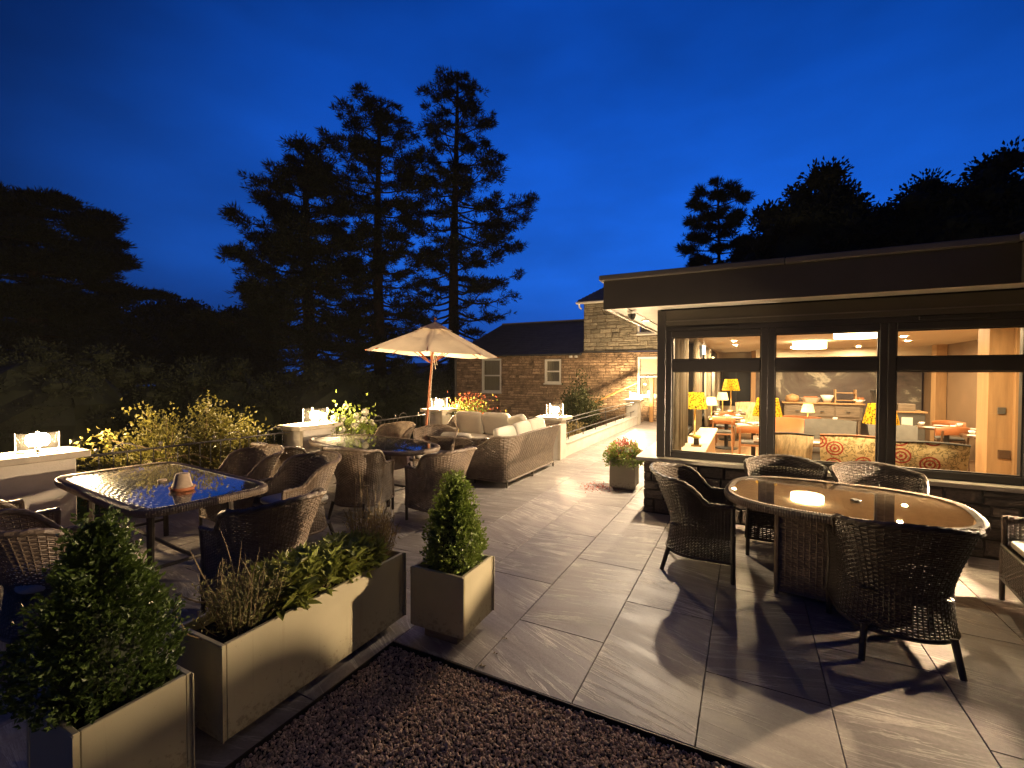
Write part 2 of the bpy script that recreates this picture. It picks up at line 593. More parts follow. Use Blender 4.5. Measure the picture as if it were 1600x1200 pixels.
MT["iron"] = mat("railing_iron", (0.055, 0.050, 0.045), 0.45, 0.2, 20, metal=0.3)
MT["steel"] = mat("lantern_steel", (0.10, 0.085, 0.065), 0.35, 0.1, metal=0.6)
MT["bulb"] = emit("lantern_bulb", (1.0, 0.69, 0.36), 2100)
MT["pane"] = glass("lantern_glass", frost=0.0007, f0=1.02)
MT["window"] = glass("window_glass", (0.97, 0.97, 0.95))
MT["tableglass"] = glass("table_glass", (0.94, 0.95, 0.95), f0=1.42, rough=0.012)
MT["planter"] = planter_mat()
MT["plinthwood"] = mat("weathered_timber", (0.19, 0.15, 0.11), 0.8, 0.35, 5, 0.4, 60, stretch=(1, 8, 8))
MT["soil"] = mat("potting_soil", (0.018, 0.012, 0.009), 0.95, 0.5, 30, 0.9, 60)
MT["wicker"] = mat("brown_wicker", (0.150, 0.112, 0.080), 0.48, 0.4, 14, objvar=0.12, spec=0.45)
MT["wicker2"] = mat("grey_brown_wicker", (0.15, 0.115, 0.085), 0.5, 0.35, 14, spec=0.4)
MT["wickershade"] = mat("shaded_wicker", (0.038, 0.028, 0.020), 0.42, 0.4, 14, objvar=0.1)  # same wicker darkened, the backlit chairs' shade put into the colour
MT["leg"] = mat("wrapped_leg", (0.045, 0.034, 0.026), 0.5, 0.3, 20)
MT["cushion"] = mat("cream_cushion", (0.50, 0.46, 0.38), 0.85, 0.07, 4, 0.15, 120, sheen=0.2)
MT["seatpad"] = mat("pale_seat_pad", (0.56, 0.53, 0.47), 0.85, 0.07, 4, 0.1, 120)
MT["canvas"] = mat("parasol_canvas", (0.62, 0.54, 0.44), 0.85, 0.10, 3, 0.1, 160, trans=0.3)
MT["polewood"] = mat("orange_hardwood", (0.36, 0.12, 0.045), 0.45, 0.3, 4, stretch=(12, 12, 1))
MT["cord"] = mat("parasol_cord", (0.6, 0.56, 0.48), 0.8)
MT["terracotta"] = mat("terracotta", (0.42, 0.15, 0.065), 0.75, 0.2, 12, 0.1, 80)
MT["palepot"] = mat("limed_terracotta", (0.42, 0.32, 0.22), 0.8, 0.25, 14, 0.1, 80)
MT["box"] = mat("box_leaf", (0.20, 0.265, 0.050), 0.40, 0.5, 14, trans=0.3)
MT["shaded_box"] = mat("shaded_box_leaf", (0.075, 0.115, 0.022), 0.38, 0.5, 14, trans=0.25)  # box leaf darkened: the near shrub's shade put into its colour
MT["lit_tan"] = mat("lit_tan_cane", (0.36, 0.265, 0.165), 0.5, 0.3, 14)  # tan strands, paled more to stand in for the glass's bright reflection
MT["glossy"] = mat("variegated_leaf", (0.30, 0.33, 0.075), 0.4, 0.5, 9, trans=0.22, objvar=0.35)
MT["lime"] = mat("yellow_green_leaf", (0.46, 0.46, 0.12), 0.4, 0.4, 9, trans=0.22, objvar=0.3)
MT["olive"] = mat("olive_leaf", (0.22, 0.21, 0.075), 0.6, 0.45, 18, trans=0.2)
MT["dry"] = mat("dry_leaf", (0.34, 0.265, 0.115), 0.7, 0.45, 18, trans=0.2)
MT["twig"] = mat("bare_twig", (0.27, 0.20, 0.105), 0.8, 0.3, 20)
MT["bark"] = mat("dark_bark", (0.045, 0.032, 0.022), 0.95, 0.4, 6, 0.6, 14)
MT["needle"] = mat("pine_needle", (0.018, 0.026, 0.012), 0.8, 0.4, 1.2)
MT["darkleaf"] = mat("dark_leaf", (0.020, 0.027, 0.010), 0.8, 0.45, 1.5)
MT["bushleaf"] = mat("shrub_leaf", (0.150, 0.135, 0.026), 0.42, 0.45, 8, trans=0.25)
MT["midleaf"] = mat("wall_shrub_leaf", (0.055, 0.066, 0.018), 0.5, 0.45, 6, trans=0.2)
MT["petal"] = mat("white_petal", (0.80, 0.77, 0.66), 0.6, 0.06, 20, trans=0.3)
MT["yellowpetal"] = mat("yellow_petal", (0.75, 0.58, 0.10), 0.6, 0.15, 20, trans=0.3)
MT["redleaf"] = mat("red_leaf", (0.40, 0.10, 0.045), 0.5, 0.35, 14, trans=0.3)
MT["pinkleaf"] = mat("pink_bloom", (0.52, 0.14, 0.10), 0.6, 0.3, 14, trans=0.3)
MT["limeleaf"] = mat("lime_leaf", (0.24, 0.31, 0.05), 0.5, 0.35, 14, trans=0.3)
MT["oak"] = mat("pale_oak", (0.40, 0.245, 0.115), 0.5, 0.2, 3, stretch=(6, 6, 0.6))
MT["brownwall"] = mat("brown_panelling", (0.185, 0.118, 0.066), 0.6, 0.12, 2)
MT["plaster"] = mat("cream_plaster", (0.62, 0.54, 0.41), 0.8, 0.05, 1.5)
MT["floorwood"] = mat("plank_floor", (0.26, 0.155, 0.08), 0.45, 0.3, 3, stretch=(8, 0.7, 1))
MT["mural"] = mural_mat()
MT["swirl"] = swirl_mat()
MT["stripe"] = mat("cream_striped_fabric", (0.62, 0.47, 0.26), 0.85, 0.5, 9, stretch=(4, 4, 0.5))
MT["orange"] = mat("orange_leather", (0.33, 0.12, 0.04), 0.45, 0.15, 5)
MT["slatefabric"] = mat("slate_fabric", (0.085, 0.080, 0.070), 0.8, 0.2, 8)
MT["chairwood"] = mat("dining_wood", (0.30, 0.14, 0.06), 0.4, 0.25, 5, stretch=(6, 6, 1))
MT["darkwood"] = mat("dark_tabletop", (0.10, 0.055, 0.028), 0.35, 0.25, 5)
MT["china"] = mat("white_china", (0.78, 0.75, 0.68), 0.25, 0.03)
MT["curtain"] = mat("curtain_cloth", (0.20, 0.165, 0.115), 0.9, 0.15, 3)
MT["shade"] = shade_mat()
MT["pale_shade"] = emit("pale_lampshade", (1.0, 0.78, 0.34), 1.05)
MT["drum"] = emit("drum_shade", (1.0, 0.72, 0.38), 20)
MT["down"] = emit("downlight_glow", (1.0, 0.725, 0.41), 5600)
MT["soffitlamp"] = emit("soffit_lamp_glow", (1.0, 0.78, 0.53), 13500)
MT["walllamp"] = emit("wall_lamp_glow", (1.0, 0.72, 0.44), 18500)
MT["filllamp"] = emit("fill_lamp_glow", (1.0, 0.74, 0.48), 850)
MT["soffitlamp2"] = emit("path_lamp_glow", (1.0, 0.76, 0.48), 30000)
MT["exit"] = emit("lit_sign_face", (0.55, 0.80, 1.0), 2.2)
MT["black"] = mat("black_plastic", (0.012, 0.012, 0.012), 0.4)
MT["brass"] = mat("brass", (0.55, 0.38, 0.14), 0.35, 0.1, metal=1.0)
MT["orangetimber"] = mat("new_timber", (0.42, 0.22, 0.075), 0.6, 0.2, 5, stretch=(8, 8, 1))

def haze_mat(dens):
    m = bpy.data.materials.new("haze")
    m.use_nodes = True
    nt = m.node_tree
    for n in list(nt.nodes):
        if n.type != "OUTPUT_MATERIAL":
            nt.nodes.remove(n)
    v = nt.nodes.new("ShaderNodeVolumePrincipled")
    v.inputs["Color"].default_value = (0.85, 0.86, 0.88, 1)
    v.inputs["Density"].default_value = dens
    nt.links.new(v.outputs[0], nt.nodes["Material Output"].inputs["Volume"])
    return m
MT["haze"] = haze_mat(0.0003)
MT["gloss_cane"] = mat("glossy_cane", (0.17, 0.135, 0.10), 0.27, 0.3, 14, spec=0.6)

# ================================================================== GROUND
ground = MB()
ground.box(-160, 120, -60, 220, -2.6, -2.2).build("lawn", MT["lawn"])
structure(bpy.data.objects["lawn"])
hill = MB()
hx = np.linspace(-150, 60, 60)
hp = []
for k, yy in enumerate(np.linspace(90, 150, 8)):
    hh = math.sin(k / 7 * PI) * (3.2 + 2.0 * np.sin(hx * 0.05) + 1.0 * np.sin(hx * 0.13 + 1))
    hp.append(np.stack([hx, np.full_like(hx, yy), -2.4 + hh * 1.3], -1))
structure(hill.grid(np.array(hp)).build("hill", MT["darkleaf"], smooth=True))

tb = MB()
tb.box(-5.3, -0.6, -3.2, 5.97, -2.2, -0.018)
tb.box(-0.6, 4.0, -0.545, 3.04, -2.2, -0.018)
tb.box(-0.6, 0.26, 3.04, 5.97, -2.2, -0.018)
tb.box(-2.02, 0.26, 5.97, 15.2, -2.2, -0.018)
terrace = structure(tb.build("terrace", MT["bedding"]))

def slab(xa, xb, ya, yb):
    g, ch, h = 0.0026, 0.0016, 0.018
    xa, xb, ya, yb = xa + g, xb - g, ya + g, yb - g
    if xb - xa < 0.03 or yb - ya < 0.03:
        return
    cx, cy_ = (xa + xb) / 2, (ya + yb) / 2
    hx_, hy_ = (xb - xa) / 2, (yb - ya) / 2
    lo = [(-hx_, -hy_), (hx_, -hy_), (hx_, hy_), (-hx_, hy_)]
    hi = [(-hx_ + ch, -hy_ + ch), (hx_ - ch, -hy_ + ch), (hx_ - ch, hy_ - ch), (-hx_ + ch, hy_ - ch)]
    dz = random.uniform(-0.0007, 0.0007)
    V = [(x, y, -h) for x, y in lo] + [(x, y, -ch + dz) for x, y in lo] + [(x, y, dz) for x, y in hi]
    F = [(i, (i + 1) % 4, 4 + (i + 1) % 4, 4 + i) for i in range(4)] + [(4 + i, 4 + (i + 1) % 4, 8 + (i + 1) % 4, 8 + i) for i in range(4)] + [(8, 9, 10, 11)]
    MB().add(V, F).build("paving_slab", MT["paving"], terrace, loc=(cx, cy_, 0))

for i in range(-9, 7):
    x0, x1 = 0.6 * i, 0.6 * (i + 1)
    if x1 <= -0.59:
        spans = [(max(x0, -5.25), x1, -3.1, 5.95 if x1 < -1.9 else 14.36)]
        if x0 < -1.95 < x1:
            spans = [(x0, x1, -3.1, 5.95), (-1.95, x1, 5.95, 14.36)]
    elif x0 >= 0.59:
        spans = [(x0, min(x1, 3.97), -0.545, 3.03)]
    elif x0 >= -0.01:
        spans = [(x0, x1, -0.545, 3.03), (x0, 0.24, 3.03, 14.36)]
    else:
        spans = [(x0, x1, -0.545, 14.36)]
    off = 0.0603 + (abs(i) % 2) * 0.6034
    for xa, xb, ya, yb in spans:
        k = math.floor((ya - off) / 1.2068)
        while off + k * 1.2068 < yb:
            a, b = max(ya, off + k * 1.2068), min(yb, off + (k + 1) * 1.2068)
            slab(xa, xb, a, b)
            k += 1

# gravel bed with its metal edging
gravel_bed = structure(MB().box(-0.6, 5.6, -4.2, -0.545, -2.2, -0.035).build("gravel_bed", MT["soilbed"]))
MB().box(-0.604, 5.6, -0.556, -0.549, -0.034, 0.002).build("metal_edging", MT["edging"], gravel_bed)
MB().box(-0.604, -0.597, -4.2, -0.556, -0.034, 0.002).build("metal_edging", MT["edging"], gravel_bed)
def gravel():
    ph = (1 + 5 ** 0.5) / 2
    ico = np.array([(-1, ph, 0), (1, ph, 0), (-1, -ph, 0), (1, -ph, 0), (0, -1, ph), (0, 1, ph), (0, -1, -ph), (0, 1, -ph),
                    (ph, 0, -1), (ph, 0, 1), (-ph, 0, -1), (-ph, 0, 1)]) / 1.902
    fc = np.array([(0, 11, 5), (0, 5, 1), (0, 1, 7), (0, 7, 10), (0, 10, 11), (1, 5, 9), (5, 11, 4), (11, 10, 2), (10, 7, 6), (7, 1, 8),
                   (3, 9, 4), (3, 4, 2), (3, 2, 6), (3, 6, 8), (3, 8, 9), (4, 9, 5), (2, 4, 11), (6, 2, 10), (8, 6, 7), (9, 8, 1)])
    r = np.random.default_rng(3)
    s = 0.0118
    gx, gy = np.meshgrid(np.arange(-0.588, 1.75, s), np.arange(-2.0, -0.562, s))
    P = np.stack([gx.ravel(), gy.ravel()], -1)
    P += r.uniform(-0.5, 0.5, P.shape) * s * 1.1
    n = len(P)
    sz = r.uniform(0.0055, 0.0098, n) * np.where(r.random(n) < 0.06, 1.45, 1.0)
    V = ico[None] * (1 + r.uniform(-0.22, 0.22, (n, 12, 1)))
    V = V * (r.uniform(0.65, 1.3, (n, 1, 3)) * np.array([1, 1, 0.8]))
    A = r.normal(size=(n, 3, 3))
    Q, _ = np.linalg.qr(A)
    V = np.einsum("nij,nkj->nki", Q, V) * sz[:, None, None]
    z = -0.028 + r.uniform(0, 0.016, n)
    V += np.stack([P[:, 0], P[:, 1], z], -1)[:, None, :]
    V[:, :, 0] = np.maximum(V[:, :, 0], -0.595)
    V[:, :, 1] = np.minimum(V[:, :, 1], -0.558)
    F = fc[None] + (np.arange(n) * 12)[:, None, None]
    o = MB().add(V.reshape(-1, 3), F.reshape(-1, 3)).build("gravel", MT["gravel"])
    o["kind"] = "stuff"
gravel()

# ================================================================== STONE BLOCKS
def stone_variants(prefix, m, k=8):
    out = []
    r = np.random.default_rng(hash(prefix) % 1000 if False else len(prefix))
    ring = [(-1, -1), (0, -1), (1, -1), (1, 0), (1, 1), (0, 1), (-1, 1), (-1, 0)]
    for _ in range(k):
        V = []
        for d, s, j in ((0.0, 0.5, 0.0), (0.62, 0.5, 0.03), (0.92, 0.43, 0.06)):
            for x, z in ring:
                V.append((x * s + r.uniform(-j, j), -(d + r.uniform(-j, j) * 2), z * s + r.uniform(-j, j)))
        V.append((r.uniform(-0.1, 0.1), -1.0 + r.uniform(-0.12, 0.12), r.uniform(-0.1, 0.1)))
        F = []
        for q in range(2):
            for i in range(8):
                F.append((q * 8 + i, q * 8 + (i + 1) % 8, q * 8 + 8 + (i + 1) % 8, q * 8 + 8 + i))
        b = MB().add(V, F).add(V, [(16 + i, 16 + (i + 1) % 8, 24) for i in range(8)])
        me = b.mesh(prefix)
        me.materials.append(m)
        out.append((me, np.array(V)))
    return out
_ring_tris = [(q * 8 + i, q * 8 + (i + 1) % 8, q * 8 + 8 + (i + 1) % 8, q * 8 + 8 + i) for q in range(2) for i in range(8)]
_cap_tris = [(16 + i, 16 + (i + 1) % 8, 24) for i in range(8)]

def lay_courses(x0, x1, z0, z1, h, l, holes, seed, gap=0.012):
    """random rubble courses with broken joints"""
    r = np.random.default_rng(seed)
    out = []
    z = z0
    while z < z1 - 0.02:
        hh = min(r.uniform(*h), z1 - z)
        x = x0 - r.uniform(0, l[0])
        while x < x1:
            ll = r.uniform(*l)
            a, b = max(x, x0), min(x + ll, x1)
            x += ll
            if b - a < 0.04:
                continue
            # leave the openings free
            parts = [(a, b)]
            for (u0, u1, v0, v1) in holes:
                if z + hh <= v0 + 0.01 or z >= v1 - 0.01:
                    continue
                nxt = []
                for (p, q) in parts:
                    if q <= u0 or p >= u1:
                        nxt.append((p, q))
                    else:
                        if p < u0:
                            nxt.append((p, u0))
                        if q > u1:
                            nxt.append((u1, q))
                parts = nxt
            for (p, q) in parts:
                if q - p < 0.04:
                    continue
                if hh > 0.11 and r.random() < 0.3:
                    f = r.uniform(0.4, 0.6)
                    out.append((p, q, z, z + hh * f))
                    out.append((p, q, z + hh * f, z + hh))
                else:
                    out.append((p, q, z, z + hh))
        z += hh
    return [(p + gap / 2, q - gap / 2, c + gap / 2, d - gap / 2) for p, q, c, d in out]

def lay_stones(parent, y, cells, variants, m, limit, depth, seed, rest_name):
    """blocks on the plane y, facing -y; the largest as objects, the rest joined"""
    r = np.random.default_rng(seed)
    cells = sorted(cells, key=lambda c: -(c[1] - c[0]) * (c[3] - c[2]))
    rest = MB()
    for i, (a, b, c, d) in enumerate(cells):
        me, V = variants[int(r.integers(len(variants)))]
        dep = depth * r.uniform(0.6, 1.25)
        loc = np.array([(a + b) / 2, y, (c + d) / 2])
        s = np.array([(b - a) * r.uniform(0.96, 1.0), dep, (d - c) * r.uniform(0.93, 1.0)])
        if i < limit:
            link_mesh("stone", me, parent, loc, (0, float(r.uniform(-0.02, 0.02)), 0), s)
        else:
            rest.add(V * s + loc, _ring_tris).add(V * s + loc, _cap_tris)
    if rest.n:
        rest.build(rest_name, m, parent, kind="stuff")

# ================================================================== RESTAURANT
rest = T("restaurant_building", "single storey restaurant wing with dark fascia, large lit windows and low stone plinth", "building", (2, 3.1, 0))
RO = Vector((2, 3.1, 0))
def part(b, name, m, parent=None, **k):
    """part of the restaurant, built in world coordinates"""
    o = b.build(name, m, parent or rest, **k)
    if parent is None:
        o.location = -RO
    return o
pl = part(MB().box(0.30, 3.98, 3.075, 3.25, -0.02, 0.645).box(0.30, 0.50, 3.25, 13.6, -0.02, 0.645), "plinth", MT["mortar"])
lay_stones(pl, 3.078, lay_courses(0.25, 3.97, 0.0, 0.64, (0.09, 0.19), (0.14, 0.34), [], 5, 0.014), stone_variants("plinth_block", MT["plinth"]), MT["plinth"], 110, 0.05, 6, "stonework")
sidestones = lay_courses(0.06, 4.2, 0.0, 0.64, (0.09, 0.19), (0.14, 0.34), [], 9, 0.014)
sd = MB()
for (a, b, c, d) in sidestones:
    sd.box(0.258, 0.30, 3.03 + a, 3.03 + b, c, d)
part(sd, "side_stonework", MT["plinth"], kind="stuff")
part(MB().box(0.17, 3.98, 2.975, 3.16, 0.648, 0.692).box(0.17, 0.42, 3.16, 13.6, 0.648, 0.692), "window_sill", MT["sill"], bevel=0.004)
# frame: posts, lintel, base rail
F0, F1 = 3.12, 3.24
part(MB().box(0.40, 0.50, 3.085, 3.30, 0.693, 2.50), "corner_post", MT["frame"], bevel=0.004)
part(MB().box(0.50, 4.0, F0, F1, 2.245, 2.305), "frame_head", MT["frame"], bevel=0.003)
part(MB().box(0.501, 4.0, 3.088, 3.26, 2.307, 2.50), "lintel_panel", MT["fascia"], bevel=0.003)
part(MB().box(0.503, 4.0, 3.076, 3.0878, 2.36, 2.372), "lintel_bead", MT["trim"])
xs = [(0.500, 1.600), (1.602, 2.665), (2.667, 3.735)]
for a, b in xs:
    w = part(MB().box(a, a + 0.068, F0, F1, 0.693, 2.244).box(b - 0.066, b, F0, F1, 0.693, 2.244)
             .box(a + 0.069, b - 0.067, F0, F1, 0.693, 0.768).box(a + 0.069, b - 0.067, F0, F1, 2.17, 2.244), "window", MT["frame"], bevel=0.005)
    MB().box(a + 0.069, b - 0.067, F0 + 0.01, F1 - 0.01, 1.755, 1.895).build("transom", MT["frame"], w, bevel=0.006)
    for z0, z1 in ((0.769, 1.754), (1.896, 2.169)):
        MB().box(a + 0.066, b - 0.064, 3.176, 3.184, z0 - 0.004, z1 + 0.004).build("pane", MT["window"], w)
        g = 0.012
        MB().box(a + 0.069, a + 0.069 + g, 3.14, 3.175, z0, z1).box(b - 0.067 - g, b - 0.067, 3.14, 3.175, z0, z1) \
            .box(a + 0.069 + g, b - 0.067 - g, 3.14, 3.175, z0, z0 + g).box(a + 0.069 + g, b - 0.067 - g, 3.14, 3.175, z1 - g, z1).build("glazing_bead", MT["frame"], w)
part(MB().box(3.737, 4.0, F0, F1, 0.693, 2.244), "jamb_panel", MT["frame"])
part(MB().box(2.90, 3.42, 3.10, 3.119, 2.262, 2.30), "trickle_vent", MT["frame"], bevel=0.004)
part(MB().box(0.75, 1.30, 3.10, 3.119, 2.262, 2.29), "trickle_vent", MT["frame"], bevel=0.004)
# glazed side wall
for k in range(10):
    y0 = 3.302 + k * 1.03
    w = part(MB().box(0.405, 0.495, y0, y0 + 0.06, 0.693, 2.40).box(0.405, 0.495, y0 + 0.97, y0 + 1.028, 0.693, 2.40)
             .box(0.405, 0.495, y0 + 0.061, y0 + 0.969, 0.693, 0.76).box(0.405, 0.495, y0 + 0.061, y0 + 0.969, 2.30, 2.40), "window", MT["frame"])
    MB().box(0.448, 0.454, y0 + 0.058, y0 + 0.972, 0.757, 2.303).build("pane", MT["window"], w)
part(MB().box(0.405, 0.495, 3.301, 13.6, 2.401, 2.50), "side_lintel", MT["fascia"])
# roof, fascia, gutter, soffit
part(MB().box(-0.13, 9.0, 2.66, 14.2, 2.56, 2.90).box(3.46, 9.0, -4.5, 2.66, 2.56, 2.90), "roof_deck", MT["roofing"])
fb = MB().quadbox([(-0.155, 2.635), (3.44, 2.635), (3.44, 2.658), (-0.132, 2.658)], 2.497, 2.835)
fb.quadbox([(-0.155, 2.636), (-0.132, 2.659), (-0.132, 14.2), (-0.155, 14.2)], 2.497, 2.835)
part(fb, "fascia", MT["fascia"])
part(MB().box(3.441, 3.464, -4.5, 2.657, 2.497, 2.835), "fascia", MT["fascia"])
gb = MB().box(-0.20, 1.72, 2.585, 2.66, 2.836, 2.898).box(1.724, 3.42, 2.585, 2.66, 2.836, 2.898).box(-0.20, -0.13, 2.661, 14.2, 2.836, 2.898)
part(gb, "gutter", MT["trim"], bevel=0.008)
part(MB().box(3.40, 3.464, -4.5, 2.58, 2.836, 2.898), "gutter", MT["trim"], bevel=0.008)
part(MB().box(-0.131, 0.398, 2.66, 14.2, 2.512, 2.54).box(0.398, 3.463, 2.66, 3.07, 2.512, 2.54), "soffit", MT["soffit"])
part(MB().box(3.465, 4.2, -4.5, 3.07, 2.512, 2.54), "soffit", MT["soffit"])
part(MB().box(-0.129, -0.105, 2.66, 14.2, 2.490, 2.511), "soffit_trim", MT["white"])
part(MB().box(0.10, 0.114, 2.70, 14.2, 2.506, 2.511), "soffit_vent", MT["frame"])
part(MB().box(-0.10, 3.44, 2.70, 2.715, 2.506, 2.511), "soffit_vent", MT["frame"])
# the wing that runs forward, out of the picture on the right
part(MB().box(4.01, 4.25, -4.5, 3.06, -0.02, 2.511), "side_wing_wall", MT["fascia"])
# the room
part(MB().box(0.50, 9.0, 3.25, 14.2, -0.03, 0.0), "room_floor", MT["floorwood"])
part(MB().box(0.50, 9.0, 3.27, 14.2, 2.42, 2.50), "ceiling", MT["plaster"])
part(MB().box(1.62, 5.40, 12.5, 12.7, 0.0, 2.419), "mural", MT["mural"])
part(MB().box(0.5, 0.62, 12.9, 14.2, 0, 2.419).box(0.62, 1.62, 13.7, 13.9, 1.95, 2.419).box(0.62, 1.62, 13.7, 13.9, 0, 0.7), "end_wall", MT["plaster"])
ew = part(MB().box(0.62, 0.68, 13.68, 13.75, 0.7, 1.95).box(1.05, 1.10, 13.68, 13.75, 0.7, 1.95).box(1.56, 1.62, 13.68, 13.75, 0.7, 1.95), "window", MT["frame"])
MB().box(0.62, 1.62, 13.76, 13.77, 0.7, 1.95).build("pane", MT["black"], ew)
part(MB().box(1.50, 1.62, 12.3, 13.7, 0, 2.419), "timber_pier", MT["oak"])
part(MB().box(1.62, 5.40, 11.6, 12.49, 2.20, 2.419), "ceiling_bulkhead", MT["plaster"])
part(MB().box(5.45, 5.6, 6.9, 12.7, 0, 2.419).box(5.45, 5.6, 4.9, 6.7, 0, 2.419), "panelled_wall", MT["brownwall"])
part(MB().box(5.40, 5.47, 6.701, 6.899, 0, 2.419), "timber_pier", MT["oak"])
part(MB().box(5.25, 5.44, 11.0, 11.3, 0, 2.419), "timber_pier", MT["oak"])
part(MB().box(5.42, 5.449, 4.95, 6.70, 1.50, 1.53).box(5.42, 5.449, 4.95, 6.70, 1.42, 1.44), "picture_rail", MT["oak"])
part(MB().box(5.6, 9.0, 3.25, 3.4, 0, 2.419).box(8.9, 9.0, 3.4, 14.2, 0, 2.419).box(4.0, 5.6, 3.27, 3.40, 0, 2.419), "back_wall", MT["plaster"])
part(MB().box(3.93, 4.14, 4.60, 4.90, 0, 2.419), "timber_partition", MT["oak"])
part(MB().box(4.141, 4.85, 4.54, 4.90, 0, 2.419), "timber_partition", MT["oak"])
part(MB().box(4.01, 4.08, 4.585, 4.599, 1.26, 1.34), "light_switch", MT["trim"], bevel=0.004)
part(MB().box(4.02, 4.13, 4.585, 4.599, 0.74, 0.84), "wall_socket", MT["darkwood"], bevel=0.004)
part(MB().box(0.53, 0.86, 3.35, 6.9, 0.0, 0.64), "window_ledge", MT["oak"])
part(MB().box(0.51, 0.90, 3.34, 6.92, 0.641, 0.675), "ledge_top", MT["plaster"], bevel=0.004)

# soffit lamps along the glazed side, the first throws the hard shadows on the terrace
def soffit_lamp(x, y, label, m="soffitlamp2"):
    t = T("soffit_lamp", label, "lamp", (x, y, 2.512), group="lamps under the white soffit")
    MB().lathe([(0.0, 0.0), (0.062, 0.0), (0.062, -0.008), (0.042, -0.012), (0.038, -0.002), (0.0, -0.002)], n=20).build("bezel", MT["steel"], t)
    MB().lathe([(0.037, -0.0035), (0.0, -0.0035)], n=16).build("lens", MT[m], t)
soffit_lamp(0.06, 4.1, "round recessed lamp nearest the corner under the white soffit", "soffitlamp")
soffit_lamp(0.06, 7.6, "second round lamp along the white soffit beside the path")
soffit_lamp(0.06, 11.0, "farthest round lamp along the white soffit near the stone house")
t = T("security_camera", "small dark dome camera hanging under the white soffit corner", "camera", (0.10, 3.02, 2.511))
MB().lathe([(0.0, 0), (0.055, 0), (0.058, -0.03), (0.05, -0.038), (0.0, -0.038)], n=20).build("mount", MT["white"], t, smooth=True)
MB().lathe([(0.047, -0.036), (0.050, -0.055), (0.042, -0.085), (0.025, -0.105), (0.0, -0.112)], n=20).build("dome", MT["black"], t, smooth=True)
def wall_lamp(y, z, label, h=0.08, m="walllamp"):
    t = T("wall_lamp", label, "lamp", (4.009, y, z), group="hooded lamps on the side wing")
    MB().box(-0.02, 0.0, -0.08, 0.08, -0.13, 0.13).box(-0.36, -0.021, -0.08, 0.08, 0.10, 0.12).box(-0.36, -0.021, 0.055, 0.08, -0.12, 0.099).box(-0.17, -0.021, -0.08, -0.0605, -0.12, 0.099).box(-0.24, -0.021, -0.0604, 0.0545, -0.135, -0.12).build("baffle", MT["frame"], t)  # cheeks and plate added, sized to cut light on paving, plinth and panes
    MB().box(-0.12, -0.05, -0.055, 0.045, -0.06, h).build("glass_block", MT[m], t)
wall_lamp(2.30, 1.18, "hooded box wall lamp near the windows on the dark side wing")
wall_lamp(-3.30, 1.45, "added unseen fill lamp at the open end of the dark side wing", 0.02, "filllamp")  # out of view, added to brighten faces turned towards the camera

# ================================================================== STONE HOUSE
HY = 14.6
house = T("stone_house", "old rubble stone house with slate roof and white sash windows at the path's end", "house", (-5, HY, 0))
HO = Vector((-5, HY, 0))
def hpart(b, name, m, parent=None, **k):
    o = b.build(name, m, parent or house, **k)
    if parent is None:
        o.location = -HO
    return o
holesL = [(-9.08, -8.10, 0.92, 2.40), (-6.05, -5.33, 1.34, 2.34), (-2.26, -1.28, 0.90, 2.38)]
holesU = [(-2.28, -1.30, 3.22, 4.3)]
bw = MB()
def wall_with_holes(b, x0, x1, z0, z1, holes, ya, yb):
    xs_ = sorted({x0, x1, *[h[0] for h in holes], *[h[1] for h in holes]})
    for a, c in zip(xs_[:-1], xs_[1:]):
        hs = [h for h in holes if h[0] <= a + 1e-6 and h[1] >= c - 1e-6]
        if not hs:
            b.box(a, c, ya, yb, z0, z1)
        else:
            b.box(a, c, ya, yb, z0, max(z0, hs[0][2])).box(a, c, ya, yb, min(z1, hs[0][3]), z1)
wall_with_holes(bw, -10.55, 1.6, -2.25, 2.58, holesL, HY + 0.03, HY + 0.40)
bw.box(-10.55, -10.15, HY + 0.40, HY + 6.0, -2.25, 2.58)
lw = hpart(bw, "lower_wall", MT["mortar2"])
lay_stones(lw, HY + 0.035, lay_courses(-10.54, 0.35, -0.9, 2.57, (0.05, 0.125), (0.12, 0.40), holesL, 21, 0.016), stone_variants("rubble_block", MT["rubble"]), MT["rubble"], 215, 0.055, 22, "stonework")
bu = MB()
wall_with_holes(bu, -4.38, 1.6, 2.62, 4.60, holesU, HY + 0.02, HY + 0.40)
bu.box(-4.38, -4.0, HY + 0.40, HY + 6.0, 2.62, 4.60)
uw = hpart(bu, "upper_wall", MT["mortar2"])
lay_stones(uw, HY + 0.025, lay_courses(-4.37, 0.35, 2.63, 4.59, (0.12, 0.19), (0.25, 0.55), holesU, 31, 0.014), stone_variants("ashlar_block_", MT["ashlar"]), MT["ashlar"], 84, 0.045, 32, "stonework")
hpart(MB().box(-4.42, 1.6, HY - 0.06, HY + 0.02, 2.585, 2.625), "string_course", MT["slate"])
